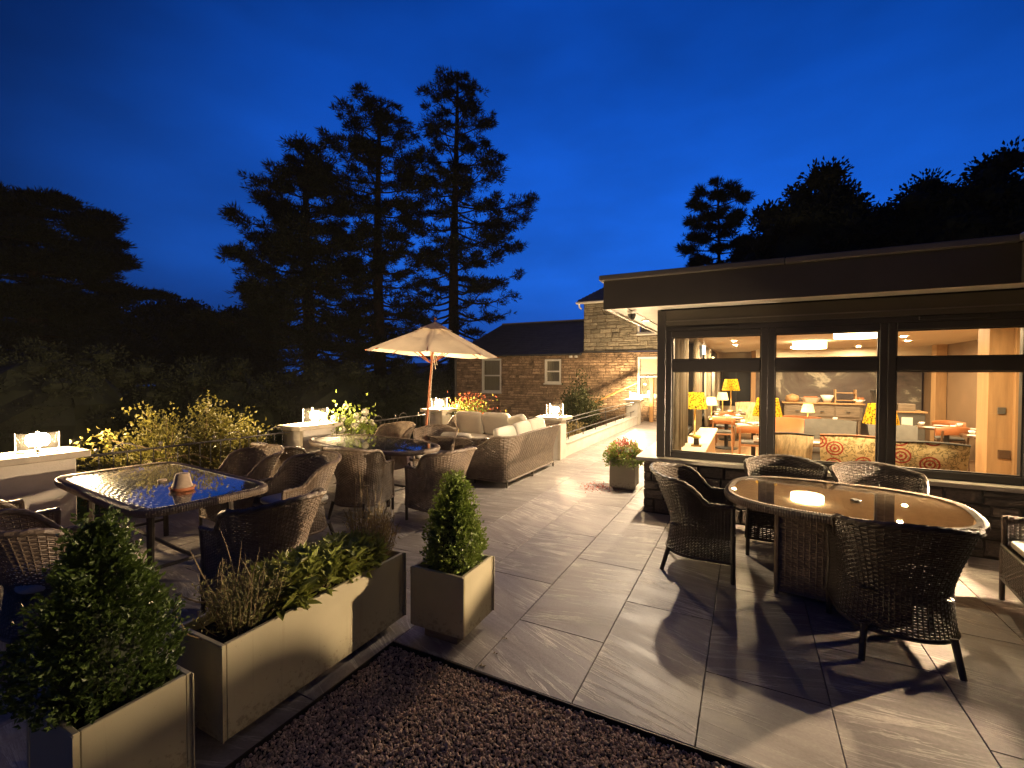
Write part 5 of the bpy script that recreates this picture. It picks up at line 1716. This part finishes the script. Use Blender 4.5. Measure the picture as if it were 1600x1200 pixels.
# ================================================================== TREES
def tri_needles(P, D, L, W, seed):
    q = np.random.default_rng(seed)
    n = len(P)
    D = D / (np.linalg.norm(D, axis=1)[:, None] + 1e-9)
    s = np.cross(D, q.normal(size=(n, 3)))
    s /= np.linalg.norm(s, axis=1)[:, None] + 1e-9
    L = np.broadcast_to(L, (n,))[:, None]
    V = np.stack([P - s * W / 2, P + s * W / 2, P + D * L], 1).reshape(-1, 3)
    return V, np.arange(3 * n).reshape(-1, 3)
GZ = -2.2
def pine(x, y, H, label, seed, prof, trunk_r=0.42, crown0=0.12, nb=64, layered=0.0, per=34, clump=0.5, density=1.0, name="pine_tree", group=None, lean=(0, 0), cz=1.0, thin=0.0):
    """prof: list of (height fraction, radius) ; whorled limbs carrying needle clumps"""
    t = T(name, label, "tree", (x, y, GZ), 0, group)
    q = np.random.default_rng(seed)
    hs = np.linspace(0, 1, 14)
    tr = np.stack([lean[0] * hs ** 2 + 0.12 * np.sin(hs * 5 + seed), lean[1] * hs ** 2 + 0.1 * np.cos(hs * 4 + seed), hs * H], -1)
    MB().tube(tr, trunk_r * (1 - hs * 0.88) + 0.02, 9).build("trunk", MT["bark"], t)
    limbs = MB()
    PP, DD = [], []
    hf, rf = zip(*prof)
    for s in range(nb):
        f = crown0 + (1 - crown0) * ((s + q.uniform(-0.4, 0.4)) / nb)
        f = min(max(f, crown0), 0.985)
        rad = np.interp(f, hf, rf) * q.choice([q.uniform(0.40, 0.75), q.uniform(0.75, 1.12)])
        a = s * 2.39996 + q.uniform(-0.5, 0.5)
        base = np.array([np.interp(f, hs, tr[:, 0]), np.interp(f, hs, tr[:, 1]), f * H])
        rise = (0.02 + 0.42 * f ** 1.5) * rad * (1 - layered) + q.uniform(-0.22, 0.16) * rad * (1 - 0.6 * layered)
        d = np.array([math.cos(a), math.sin(a), 0])
        tt = np.linspace(0, 1, 6)
        droop = -0.20 * rad * np.sin(tt * PI) * (1 - f) * (1 - layered)
        c = base + d * (tt * rad)[:, None] + np.stack([0 * tt, 0 * tt, rise * tt ** 1.4 + droop], -1)
        limbs.tube(c, np.linspace(0.04 + 0.085 * (1 - f), 0.018, 6), 5, False)
        nsub = max(3, int(rad * 3.6 * density))
        for k in range(nsub):
            u = q.uniform(0.30, 1.0) ** 0.75
            p = base + d * rad * u + np.array([0, 0, rise * u ** 1.4 - 0.20 * rad * math.sin(u * PI) * (1 - f) * (1 - layered)])
            side = np.array([-d[1], d[0], 0]) * q.choice([-1, 1])
            ln = rad * 0.34 * (1.15 - u) + 0.35
            e = p + side * ln * q.uniform(0.3, 1.0) + d * ln * 0.5 + np.array([0, 0, q.uniform(-0.45, 0.40) * ln * (1 - layered)])
            limbs.tube([p, (p + e) / 2 + np.array([0, 0, 0.05]), e], [0.022, 0.015, 0.008], 4, False)
            for cc in (e, (p + e) / 2):
                if f < thin and q.random() < 0.5:
                    continue
                m = int(per * q.uniform(0.5, 1.2))
                v = q.normal(size=(m, 3))
                v /= np.linalg.norm(v, axis=1)[:, None]
                sz = clump * q.uniform(0.35, 1.0)
                off = v * (q.random(m) ** 0.5)[:, None] * sz * np.array([0.85, 0.85, 0.42 * cz])
                PP.append(cc + off)
                DD.append(v + d * 0.5 + np.array([0, 0, 0.35]))
    P, D = np.vstack(PP), np.vstack(DD)
    V, F = tri_needles(P, D, q.uniform(0.16, 0.34, len(P)), 0.06, seed)
    o = MB().add(V, F).build("crown", MT["needle"], t)
    o["kind"] = "stuff"
    limbs.build("limbs", MT["bark"], t)
GP = "tall pines beyond the terrace"
pine(-24.25, 17.77, 18.9, "left of the three tall pines, the lowest and widest with dense foliage", 101,
     [(0, 3.0), (0.14, 4.6), (0.3, 6.4), (0.45, 6.2), (0.6, 5.0), (0.75, 3.6), (0.88, 2.2), (1, 0.6)], 0.55, 0.12, 150, per=52, clump=0.62, thin=0.3, group=GP)
pine(-20.81, 20.67, 22.0, "middle of the three tall pines with a round dense top", 102,
     [(0, 2.5), (0.2, 3.6), (0.36, 3.6), (0.5, 3.0), (0.6, 3.2), (0.75, 4.0), (0.9, 3.0), (1, 1.2)], 0.5, 0.18, 112, per=52, clump=0.6, thin=0.5, group=GP)
pine(-16.81, 23.86, 24.8, "right and tallest of the three pines with a bare lower trunk and hanging boughs", 103,
     [(0, 3.4), (0.18, 5.0), (0.30, 5.2), (0.45, 4.6), (0.58, 5.9), (0.66, 4.9), (0.8, 2.9), (0.92, 1.8), (1, 0.5)], 0.48, 0.16, 112, per=44, clump=0.52, thin=0.42, group=GP)
pine(-37.5, 8.6, 14.7, "broad dark cedar with flat layered boughs at the left edge", 104,
     [(0, 5.6), (0.2, 6.4), (0.45, 6.6), (0.62, 6.4), (0.76, 5.2), (0.88, 4.0), (0.95, 3.2), (1, 2.2)], 0.6, 0.2, 130, 0.75, 95, 1.05, 1.35, "cedar_tree", cz=0.6)
pine(-0.45, 30.05, 16.4, "small lone pine rising behind the restaurant roof", 105,
     [(0, 2.2), (0.4, 2.5), (0.55, 2.4), (0.65, 1.8), (0.8, 2.3), (0.92, 1.8), (1, 0.8)], 0.22, 0.35, 64, 0.4, 60, 0.5, 1.8, "pine_tree", GP)

def broad(name, x, y, z0, H, rx, ry, label, seed, m, n=140, L=0.22, trunk=True, group=None, clump=0.75, base=0.25, per=190):
    """crown of many small leaf clumps on an uneven dome, each clump with a dark heart"""
    t = T(name, label, "tree" if H > 5.5 else "hedge", (x, y, z0), 0, group)
    q = np.random.default_rng(seed)
    P, D = [], []
    limbs, core = MB(), MB()
    A_, B_ = np.meshgrid(np.linspace(-PI / 2, PI / 2, 6), np.linspace(0, 2 * PI, 9), indexing="ij")
    zc, hz_ = H * (0.5 + base / 2), H * (0.5 - base / 2)
    for s in range(n):
        v = q.normal(size=3)
        v /= np.linalg.norm(v)
        az, el = math.atan2(v[1], v[0]), math.asin(v[2])
        bump = 0.84 + 0.10 * math.sin(az * 3 + seed) * math.cos(el) + 0.08 * math.sin(az * 5 + el * 7 + seed * 2) + q.uniform(-0.06, 0.06)
        rr = bump * (q.uniform(0.45, 1.0) if s % 3 == 0 else q.uniform(0.86, 1.0))
        cpos = np.array([v[0] * rx * rr, v[1] * ry * rr, zc + v[2] * hz_ * rr])
        lr = clump * q.uniform(0.65, 1.25)
        w = q.normal(size=(per, 3))
        w /= np.linalg.norm(w, axis=1)[:, None]
        P.append(cpos + w * (q.random(per) ** 0.6)[:, None] * lr * np.array([1.1, 1.1, 0.75]))
        D.append(w + np.array([0, 0, 0.25]))
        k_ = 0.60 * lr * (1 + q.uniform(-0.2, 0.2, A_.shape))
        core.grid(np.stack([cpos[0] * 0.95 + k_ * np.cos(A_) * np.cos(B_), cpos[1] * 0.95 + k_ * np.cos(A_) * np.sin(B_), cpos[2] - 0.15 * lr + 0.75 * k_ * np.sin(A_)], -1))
        if s % 5 == 0:
            limbs.tube([(0, 0, H * base * q.uniform(0.5, 1.2)), tuple(cpos * np.array([0.5, 0.5, 0.75])), tuple(cpos)], [0.12, 0.07, 0.03], 5, False)
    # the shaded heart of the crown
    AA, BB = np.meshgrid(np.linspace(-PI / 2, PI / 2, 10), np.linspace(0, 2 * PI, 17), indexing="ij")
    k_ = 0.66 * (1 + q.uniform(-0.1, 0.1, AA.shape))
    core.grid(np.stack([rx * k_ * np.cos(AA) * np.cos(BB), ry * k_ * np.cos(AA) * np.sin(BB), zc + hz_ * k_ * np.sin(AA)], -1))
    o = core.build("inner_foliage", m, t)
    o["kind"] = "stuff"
    P, D = np.vstack(P), np.vstack(D)
    o = MB().leaves(P, D, q.uniform(0.6, 1.3, len(P)) * L, L * 0.6, 0.3, seed).build("crown", m, t)
    o["kind"] = "stuff"
    if trunk:
        MB().tube([(0, 0, -0.5), (0.1, 0, H * 0.3), (0, 0.1, H * 0.6)], [0.35, 0.26, 0.1], 8).build("trunk", MT["bark"], t)
        limbs.build("limbs", MT["bark"], t)
    return t
GB = "dark broadleaf trees behind the restaurant"
broad("broadleaf_tree", 4.6, 26.5, GZ, 14.9, 3.9, 3.6, "dark broadleaf tree with a domed top just right of the lone pine", 201, MT["darkleaf"], 210, 0.22, group=GB)
broad("broadleaf_tree", 1.9, 27.3, GZ, 12.0, 2.2, 2.6, "lower dark tree shouldering against the lone pine", 202, MT["darkleaf"], 130, 0.22, group=GB)
broad("broadleaf_tree", 10.3, 26.7, GZ, 14.6, 4.0, 3.8, "dark broadleaf tree at the right edge above the roof", 203, MT["darkleaf"], 210, 0.22, group=GB)
broad("broadleaf_tree", 7.6, 28.5, GZ, 14.4, 3.4, 3.2, "dark tree filling the gap between the two domed trees", 204, MT["darkleaf"], 130, 0.22, group=GB)
GF = "distant dark trees at left"
broad("far_tree", -45.4, 20.3, GZ, 11.2, 4.2, 4.2, "distant round topped dark tree between the cedar and the pines", 205, MT["darkleaf"], 120, 0.3, group=GF, clump=0.95)
broad("far_tree", -41.0, 24.0, GZ, 10.4, 4.0, 4.0, "distant dark tree half hidden by the widest pine", 206, MT["darkleaf"], 110, 0.3, group=GF, clump=0.95)
broad("far_tree", -43.0, 14.4, GZ, 9.6, 4.0, 4.0, "distant low dark tree under the cedar's right boughs", 207, MT["darkleaf"], 110, 0.3, group=GF, clump=0.95)
GH = "dark garden shrubs below the terrace"
for i, (x, y, h, rx, ry, l) in enumerate([
        (-20.5, -2.5, 5.0, 3.6, 3.4, "dark garden shrub mass at the far left behind the near lantern"),
        (-19.6, 3.6, 5.2, 3.4, 3.4, "dark garden shrub mass above the leafy bush's left half"),
        (-17.2, 8.2, 4.7, 2.9, 2.9, "dim olive shrub mass above the leafy bush's right half"),
        (-15.6, 12.2, 4.7, 2.8, 2.8, "dim shrub mass between the leafy bush and the white flowers"),
        (-13.6, 15.8, 4.5, 2.6, 2.6, "dim shrub mass behind the lantern beside the flowers"),
        (-12.6, 19.6, 4.4, 2.6, 2.6, "dim shrub mass left of the stone house behind the parasol pole"),
        (-15.8, 24.0, 4.6, 3.2, 3.0, "dark shrub at the foot of the tallest pine beside the house"),
        (-26.0, -7.0, 5.4, 4.2, 4.0, "outermost dark shrub mass under the cedar at the left edge"),
        (-26.5, 4.5, 5.0, 4.2, 4.0, "second row of dark shrubs under the cedar boughs"),
        (-24.0, 12.5, 5.0, 4.0, 3.6, "second row of dark shrubs at the foot of the widest pine")]):
    broad("garden_shrub", x, y, GZ, h, rx, ry, l, 300 + i, MT["darkleaf"], 110, 0.12, False, GH, 0.5, 0.0, 170)

# ================================================================== ADDED HAZE, STANDS IN FOR LENS GLOW AT THE LANTERNS
hz = MB().box(-165, 125, -65, 225, -3.7, 24.0).build("haze", MT["haze"])
hz["kind"] = "stuff"

# ================================================================== INSIDE THE RESTAURANT
def table_lamp(x, y, z, h, r, label, m="shade", group="yellow printed table lamps", stem=None):
    t = T("table_lamp", label, "lamp", (x, y, z), 0, group)
    MB().lathe([(0, 0), (r * 0.5, 0), (r * 0.5, 0.015), (0.02, 0.03), (0.014, 0.05), (0.014, h * 0.66), (0.0, h * 0.66)], n=16).build("stand", MT["brass"], t, smooth=True)
    MB().lathe([(r, h - r * 1.35), (r * 0.70, h)], n=28).lathe([(r * 0.97, h - r * 1.35), (r * 0.67, h)], n=28).build("lamp_shade", MT[m], t, smooth=True)
    MB().lathe([(0, h - r * 0.95), (0.03, h - r * 0.85), (0.03, h - r * 0.45), (0, h - r * 0.35)], n=10).build("bulb", MT["lampbulb"], t)
MT["lampbulb"] = emit("table_lamp_bulb", (1.0, 0.76, 0.42), 42)
table_lamp(0.62, 5.45, 0.676, 0.74, 0.20, "large yellow printed lamp on the ledge by the curtains")
table_lamp(1.67, 5.05, 0.75, 0.62, 0.20, "yellow printed lamp half hidden by the first window mullion")
table_lamp(3.00, 4.95, 0.75, 0.58, 0.20, "yellow printed lamp half hidden by the second window mullion")
table_lamp(1.02, 10.6, 0.75, 0.85, 0.22, "farther yellow printed lamp before the end window")
GPL = "small pale shaded table lamps"
table_lamp(0.70, 8.2, 0.72, 0.50, 0.13, "small pale lamp left of the wooden chair's table", "pale_shade", GPL)
table_lamp(0.85, 9.9, 0.72, 0.55, 0.14, "small pale lamp under the farther yellow lamp", "pale_shade", GPL)
table_lamp(2.58, 9.0, 0.72, 0.36, 0.13, "small pale lamp in front of the drawer sideboard", "pale_shade", GPL)

def dining_table(x, y, sx, sy, label, round_=False, z=0.73):
    t = T("dining_table", label, "table", (x, y, 0), 0, "set tables in the restaurant")
    if round_:
        MB().lathe([(0, z - 0.03), (sx, z - 0.03), (sx, z), (0, z)], n=28).build("tabletop", MT["darkwood"], t)
    else:
        MB().box(-sx, sx, -sy, sy, z - 0.03, z).build("tabletop", MT["darkwood"], t, bevel=0.006)
    MB().lathe([(0, 0), (0.24, 0), (0.24, 0.02), (0.05, 0.04), (0.04, 0.06), (0.04, z - 0.031), (0, z - 0.031)], n=16).build("pedestal", MT["black"], t)
    return t
cup = MB().lathe([(0.0, 0.012), (0.025, 0.012), (0.042, 0.065), (0.046, 0.066), (0.028, 0.004), (0.0, 0.004)], n=14).tube([(0.042, 0, 0.05), (0.065, 0, 0.045), (0.062, 0, 0.025), (0.035, 0, 0.022)], 0.005, 5).mesh("cup", True)
cup.materials.append(MT["china"])
plate = MB().lathe([(0.0, 0.004), (0.07, 0.004), (0.12, 0.018), (0.122, 0.015), (0.07, 0.0), (0.0, 0.0)], n=20).mesh("plate", True)
plate.materials.append(MT["china"])
def crockery(x, y, z, n, sx, sy, seed, where):
    q = np.random.default_rng(seed)
    for i in range(n):
        u, v = (i % 3) / 2 - 0.5, (i // 3) % 2 - 0.5
        px, py = x + u * sx * 1.3 + q.normal(0, 0.02), y + v * sy * 1.1 + q.normal(0, 0.02)
        k = i % 2
        o = link_mesh("plate" if k == 0 else "cup", plate if k == 0 else cup, None, (px, py, z + 0.001), (0, 0, q.uniform(0, 6)))
        pos = ("near left", "near middle", "near right", "far left", "far middle", "far right")[i]
        tag(o, ("white plate, " if k == 0 else "white cup, ") + pos + ", on " + where, "plate" if k == 0 else "cup", "white crockery laid on the restaurant tables")
for (x, y, sx, sy, rd, l, w) in (
        (0.98, 8.95, 0.36, 0.34, False, "set table behind the wooden chair by the curtains", "the table behind the wooden chair by the curtains"),
        (0.98, 10.5, 0.40, 0.34, False, "farther set table by the curtains carrying a yellow lamp", "the farther table by the curtains"),
        (1.95, 5.25, 0.46, 0.36, False, "set table behind the striped chair", "the table behind the striped chair"),
        (3.05, 5.15, 0.50, 0.36, False, "set table behind the patterned seats", "the table behind the patterned seats"),
        (2.65, 9.0, 0.70, 0.36, False, "long set table before the drawer sideboard", "the long table before the sideboard"),
        (4.75, 8.6, 0.46, 0.46, True, "round set table by the brown panelled wall", "the round table by the panelled wall"),
        (4.95, 7.3, 0.34, 0.30, False, "small set table behind the timber partition", "the small table behind the partition"),
        (1.52, 7.4, 0.30, 0.34, False, "set table between the first mullion and the orange bench", "the table by the orange bench")):
    dining_table(x, y, sx, sy, l, rd)
    crockery(x, y, 0.73, 6, sx, sy, int(x * 100), w)

def wood_chair(x, y, rz, label, m=None, pad_m="slatefabric", top=0.80):
    t = T("dining_chair", label, "chair", (x, y, 0), math.radians(rz), "wooden dining chairs in the restaurant")
    m = m or MT["chairwood"]
    for sx in (-1, 1):
        MB().tube([(sx * 0.20, 0.20, 0), (sx * 0.19, 0.19, 0.44)], [0.014, 0.02], 8).build("leg", m, t)
        MB().tube([(sx * 0.20, -0.24, 0), (sx * 0.19, -0.19, 0.44), (sx * 0.19, -0.23, top - 0.08)], [0.014, 0.02, 0.015], 8).build("leg", m, t)
    MB().box(-0.21, 0.21, -0.20, 0.21, 0.40, 0.435).build("seat_frame", m, t, bevel=0.006)
    pillow(0.21, 0.205, 0.028).build("seat", MT[pad_m], t, smooth=True, loc=(0, 0.005, 0.455))
    a = np.linspace(-1, 1, 14)
    P = []
    for z, dy in ((top - 0.15, 0.0), (top - 0.12, 0.014), (top - 0.02, 0.02), (top, 0.0), (top - 0.02, -0.018), (top - 0.13, -0.014), (top - 0.15, 0.0)):
        P.append(np.stack([a * 0.25, -0.25 + 0.10 * a ** 2 + dy, z - 0.03 * a ** 2 + 0 * a], -1))
    MB().grid(np.array(P)).build("backrest", MT["orange"], t, smooth=True)
wood_chair(0.93, 8.35, 0, "wooden dining chair with orange curved back seen through the first window")
wood_chair(0.93, 9.55, 180, "second wooden dining chair facing back across the curtain side table")
wood_chair(1.48, 6.85, 0, "wooden dining chair beside the first mullion")
wood_chair(4.52, 7.85, 15, "dark wooden dining chair before the brown panelled wall", MT["darkwood"], "slatefabric", 0.84)
wood_chair(5.0, 9.3, 170, "dark wooden dining chair beyond the round table", MT["darkwood"], "slatefabric", 0.80)

def upholstered(x, y, rz, hw, top, m, label, cat="chair", name="upholstered_chair", piping="orange", depth=0.30):
    t = T(name, label, cat, (x, y, 0), math.radians(rz))
    P = []
    a = np.linspace(-1, 1, 16)
    for z, w, dy in ((0.20, 0.90, 0.0), (0.45, 0.93, -0.01), (0.70, 1.0, -0.05), (top - 0.03, 1.03, -0.09), (top, 1.02, -0.08), (top, 1.0, -0.02), (0.47, 0.92, 0.09)):
        P.append(np.stack([a * hw * w, -depth + dy + 0.05 * np.abs(a) ** 3, np.full_like(a, z) + (0.02 * (1 - a ** 2) if z > 0.8 else 0)], -1))
    MB().grid(np.array(P)).build("backrest", m, t, smooth=True)
    MB().tube([(k * hw * 1.025, -depth - 0.085 + 0.05 * abs(k) ** 3, top + 0.02 * (1 - k * k)) for k in a], 0.012, 6).build("piping", MT[piping], t)
    pillow(hw, depth, 0.09).build("seat", m, t, smooth=True, loc=(0, 0.02, 0.40))
    MB().box(-hw * 0.9, hw * 0.9, -depth + 0.02, depth - 0.02, 0.18, 0.33).build("seat_base", m, t)
    for sx in (-1, 1):
        for sy in (-1, 1):
            MB().tube([(sx * hw * 0.8, sy * depth * 0.75, 0), (sx * hw * 0.78, sy * depth * 0.7, 0.18)], [0.014, 0.02], 7).build("leg", MT["darkwood"], t)
upholstered(1.93, 4.62, 0, 0.235, 0.93, MT["stripe"], "cream striped upholstered chair, its back to the second window", piping="slatefabric")
upholstered(2.56, 4.55, 0, 0.32, 0.95, MT["swirl"], "wide cream seat with red swirls and orange piping behind the second window")
upholstered(3.27, 4.28, -4, 0.31, 0.945, MT["swirl"], "wide cream seat with red swirls and grey piping behind the third window", piping="slatefabric")
upholstered(2.05, 6.75, 180, 0.28, 0.90, MT["orange"], "orange leather bench back beyond the striped chair", "bench", "dining_bench")
upholstered(2.75, 7.15, 180, 0.42, 0.86, MT["slatefabric"], "slate grey bench back in the middle of the second window", "bench", "dining_bench", "slatefabric")
upholstered(2.25, 8.45, 0, 0.45, 0.86, MT["orange"], "brown orange bench back before the sideboard table", "bench", "dining_bench")
upholstered(1.42, 10.9, 180, 0.30, 0.95, MT["stripe"], "pale tall chair near the timber pier by the end window", "chair", "upholstered_chair", "orange")
upholstered(3.62, 6.9, 180, 0.34, 0.84, MT["slatefabric"], "dark grey seat back seen through the third window", "bench", "dining_bench", "slatefabric")

sb = T("drawer_sideboard", "long timber sideboard with drawers under the mural", "sideboard", (3.20, 12.18, 0))
MB().box(-0.88, 0.88, -0.24, 0.28, 0.52, 0.93).build("carcass", MT["plinthwood"], sb, bevel=0.006)
MB().box(-0.93, 0.93, -0.29, 0.30, 0.931, 0.97).build("top", MT["oak"], sb, bevel=0.006)
for k in range(3):
    d = MB().box(-0.84 + k * 0.57, -0.84 + k * 0.57 + 0.53, -0.262, -0.2405, 0.60, 0.88).build("drawer", MT["plinthwood"], sb, bevel=0.005)
    MB().tube([(-0.62 + k * 0.57, -0.285, 0.74), (-0.53 + k * 0.57, -0.285, 0.74)], 0.012, 6).build("handle", MT["iron"], d)
for sx in (-0.82, 0.82):
    for sy in (-0.2, 0.24):
        MB().tube([(sx, sy, 0), (sx, sy, 0.52)], [0.025, 0.04], 8).build("leg", MT["plinthwood"], sb)
t = T("wicker_basket", "round basket at the left end of the sideboard", "basket", (2.52, 12.1, 0.97))
MB().lathe([(0, 0), (0.14, 0), (0.17, 0.08), (0.15, 0.17), (0.02, 0.22), (0, 0.22)], n=18).build("body", MT["oak"], t, smooth=True)
t = T("bread_tray", "cloth lined tray of bread on the sideboard", "tray", (2.95, 12.1, 0.97))
MB().lathe([(0, 0), (0.16, 0), (0.24, 0.13), (0.22, 0.13), (0.15, 0.02), (0, 0.02)], n=8).build("cloth", MT["china"], t)
for k in range(3):
    pillow(0.07, 0.05, 0.04).build("bread_roll", MT["orange"], t, smooth=True, loc=(-0.1 + 0.1 * k, 0, 0.12))
t = T("white_bowl", "white bowl on the middle of the sideboard", "bowl", (3.33, 12.1, 0.97))
MB().lathe([(0, 0), (0.08, 0), (0.16, 0.20), (0.15, 0.20), (0.07, 0.02), (0, 0.02)], n=18).build("body", MT["china"], t, smooth=True)
t = T("wooden_rack", "two tier wooden serving rack on the sideboard", "rack", (3.72, 12.1, 0.97))
for z in (0.06, 0.26):
    MB().box(-0.22, 0.22, -0.12, 0.12, z, z + 0.02).build("shelf", MT["oak"], t)
for sx in (-1, 1):
    MB().box(sx * 0.22 - 0.015, sx * 0.22 + 0.015, -0.12, 0.12, 0, 0.36).build("side", MT["oak"], t)
t = T("fruit_bowl", "pale bowl of orange fruit at the right end of the sideboard", "bowl", (4.02, 12.05, 0.97))
MB().lathe([(0, 0), (0.06, 0), (0.14, 0.10), (0.13, 0.10), (0.05, 0.02), (0, 0.02)], n=18).build("body", MT["china"], t, smooth=True)
for k in range(4):
    pillow(0.05, 0.05, 0.05, pw=2, puff=1).build("fruit", MT["orange"], t, smooth=True, loc=(0.06 * math.cos(k * 1.6), 0.06 * math.sin(k * 1.6), 0.11))
t = T("coffee_station", "dark side station with a coffee machine at left of the third window", "cabinet", (4.35, 10.2, 0))
MB().box(-0.45, 0.45, -0.25, 0.25, 0, 0.90).build("cabinet", MT["slatefabric"], t, bevel=0.008)
MB().box(-0.48, 0.48, -0.28, 0.28, 0.901, 0.93).build("top", MT["oak"], t)
MB().box(-0.40, -0.10, -0.15, 0.20, 0.931, 1.30).box(-0.42, -0.08, -0.22, 0.20, 1.301, 1.38).build("machine", MT["black"], t, bevel=0.008)
MB().box(0.02, 0.32, -0.12, 0.15, 0.931, 1.08).build("carton", MT["plinthwood"], t, bevel=0.006)
MB().box(0.05, 0.24, -0.256, -0.2505, 0.50, 0.80).build("notice", MT["china"], t)
t = T("ledge_ornament", "small yellow and black ornament standing on the pale window ledge", "ornament", (0.75, 4.35, 0.676))
MB().box(-0.07, 0.07, -0.05, 0.05, 0, 0.02).build("foot", MT["brass"], t)
MB().box(-0.035, 0.035, -0.03, 0.03, 0.021, 0.11).build("body", MT["black"], t)
MB().lathe([(0.0, 0.11), (0.06, 0.12), (0.05, 0.145), (0.0, 0.155)], n=14).build("head", MT["yellowpetal"], t, smooth=True)
GC = "long curtains along the glazed side"
for k, y0 in enumerate((3.42, 5.9, 8.3, 10.8)):
    yy = np.linspace(y0, y0 + 1.15, 70)
    xx = 0.575 + 0.028 * np.sin(yy * 42) + 0.012 * np.sin(yy * 17)
    o = MB().grid(np.array([np.stack([xx, yy, np.full_like(yy, z)], -1) for z in (0.69 if y0 < 6.8 else 0.02, 2.34)])).build("curtain", MT["curtain"], None, smooth=True)
    sol = o.modifiers.new("thick", "SOLIDIFY")
    sol.thickness = 0.004
    tag(o, ["nearest long curtain beside the first window", "second long curtain behind the large yellow lamp", "third long curtain along the glazed side", "farthest long curtain near the end wall"][k], "curtain", GC)
t = T("lit_sign", "small lit pale blue sign hung from the ceiling near the curtains", "sign", (0.66, 6.6, 2.10))
MB().box(-0.015, 0.015, -0.16, 0.16, 0, 0.16).build("face", MT["exit"], t)
MB().box(-0.022, 0.022, -0.17, 0.17, 0.161, 0.18).tube([(0, 0, 0.18), (0, 0, 0.319)], 0.006, 6).build("hanger", MT["white"], t)
# ceiling lights
GD = "round drum lights under the ceiling"
for (x, y, r, l) in ((2.85, 5.6, 0.30, "large drum light near the second mullion"), (2.55, 8.6, 0.30, "middle drum light before the mural"),
                     (6.8, 7.0, 0.30, "drum light deep behind the timber partition")):
    t = T("drum_light", l, "ceiling light", (x, y, 2.419), 0, GD)
    MB().lathe([(0, -0.02), (r, -0.02), (r, -0.15), (r * 0.97, -0.155), (0, -0.155)], n=36).build("drum_shade", MT["drum"], t, smooth=False)
    MB().lathe([(0, 0), (0.05, 0), (0.05, -0.018), (0, -0.018)], n=12).build("ceiling_plate", MT["white"], t)
GK = "small recessed downlights in the ceiling"
for i, (x, y) in enumerate([(1.15, 4.9), (1.15, 6.3), (1.15, 7.7), (1.15, 9.1), (3.75, 6.1), (3.9, 7.8), (4.3, 9.2), (2.05, 3.68), (3.15, 3.68), (2.4, 10.8), (3.8, 11.0), (4.6, 5.9)]):
    t = T("downlight", ["nearest", "second", "third", "fourth"][i] + " downlight in the row beside the curtains" if i < 4 else
          ["first downlight behind the second mullion", "downlight in the middle of the third window", "farther downlight in the third window", "downlight above the striped chair",
           "downlight above the patterned seats", "downlight before the left half of the mural", "downlight before the right half of the mural", "downlight by the timber partition"][i - 4], "ceiling light", (x, y, 2.419), 0, GK)
    MB().lathe([(0.060, -0.001), (0.060, -0.008), (0.044, -0.010), (0.042, -0.003)], n=18).build("bezel", MT["white"], t)
    MB().lathe([(0.041, -0.006), (0.0, -0.006)], n=14).build("lens", MT["down"], t)
t = T("wall_sconce", "small lit sconce on the pale timber pier of the panelled wall", "wall light", (5.36, 6.80, 1.98))
MB().lathe([(0.05, 0.0), (0.07, 0.12), (0.0, 0.12)], n=14).build("shade", MT["pale_shade"], t)
MB().box(0.0, 0.038, -0.02, 0.02, -0.03, 0.03).build("arm", MT["brass"], t)
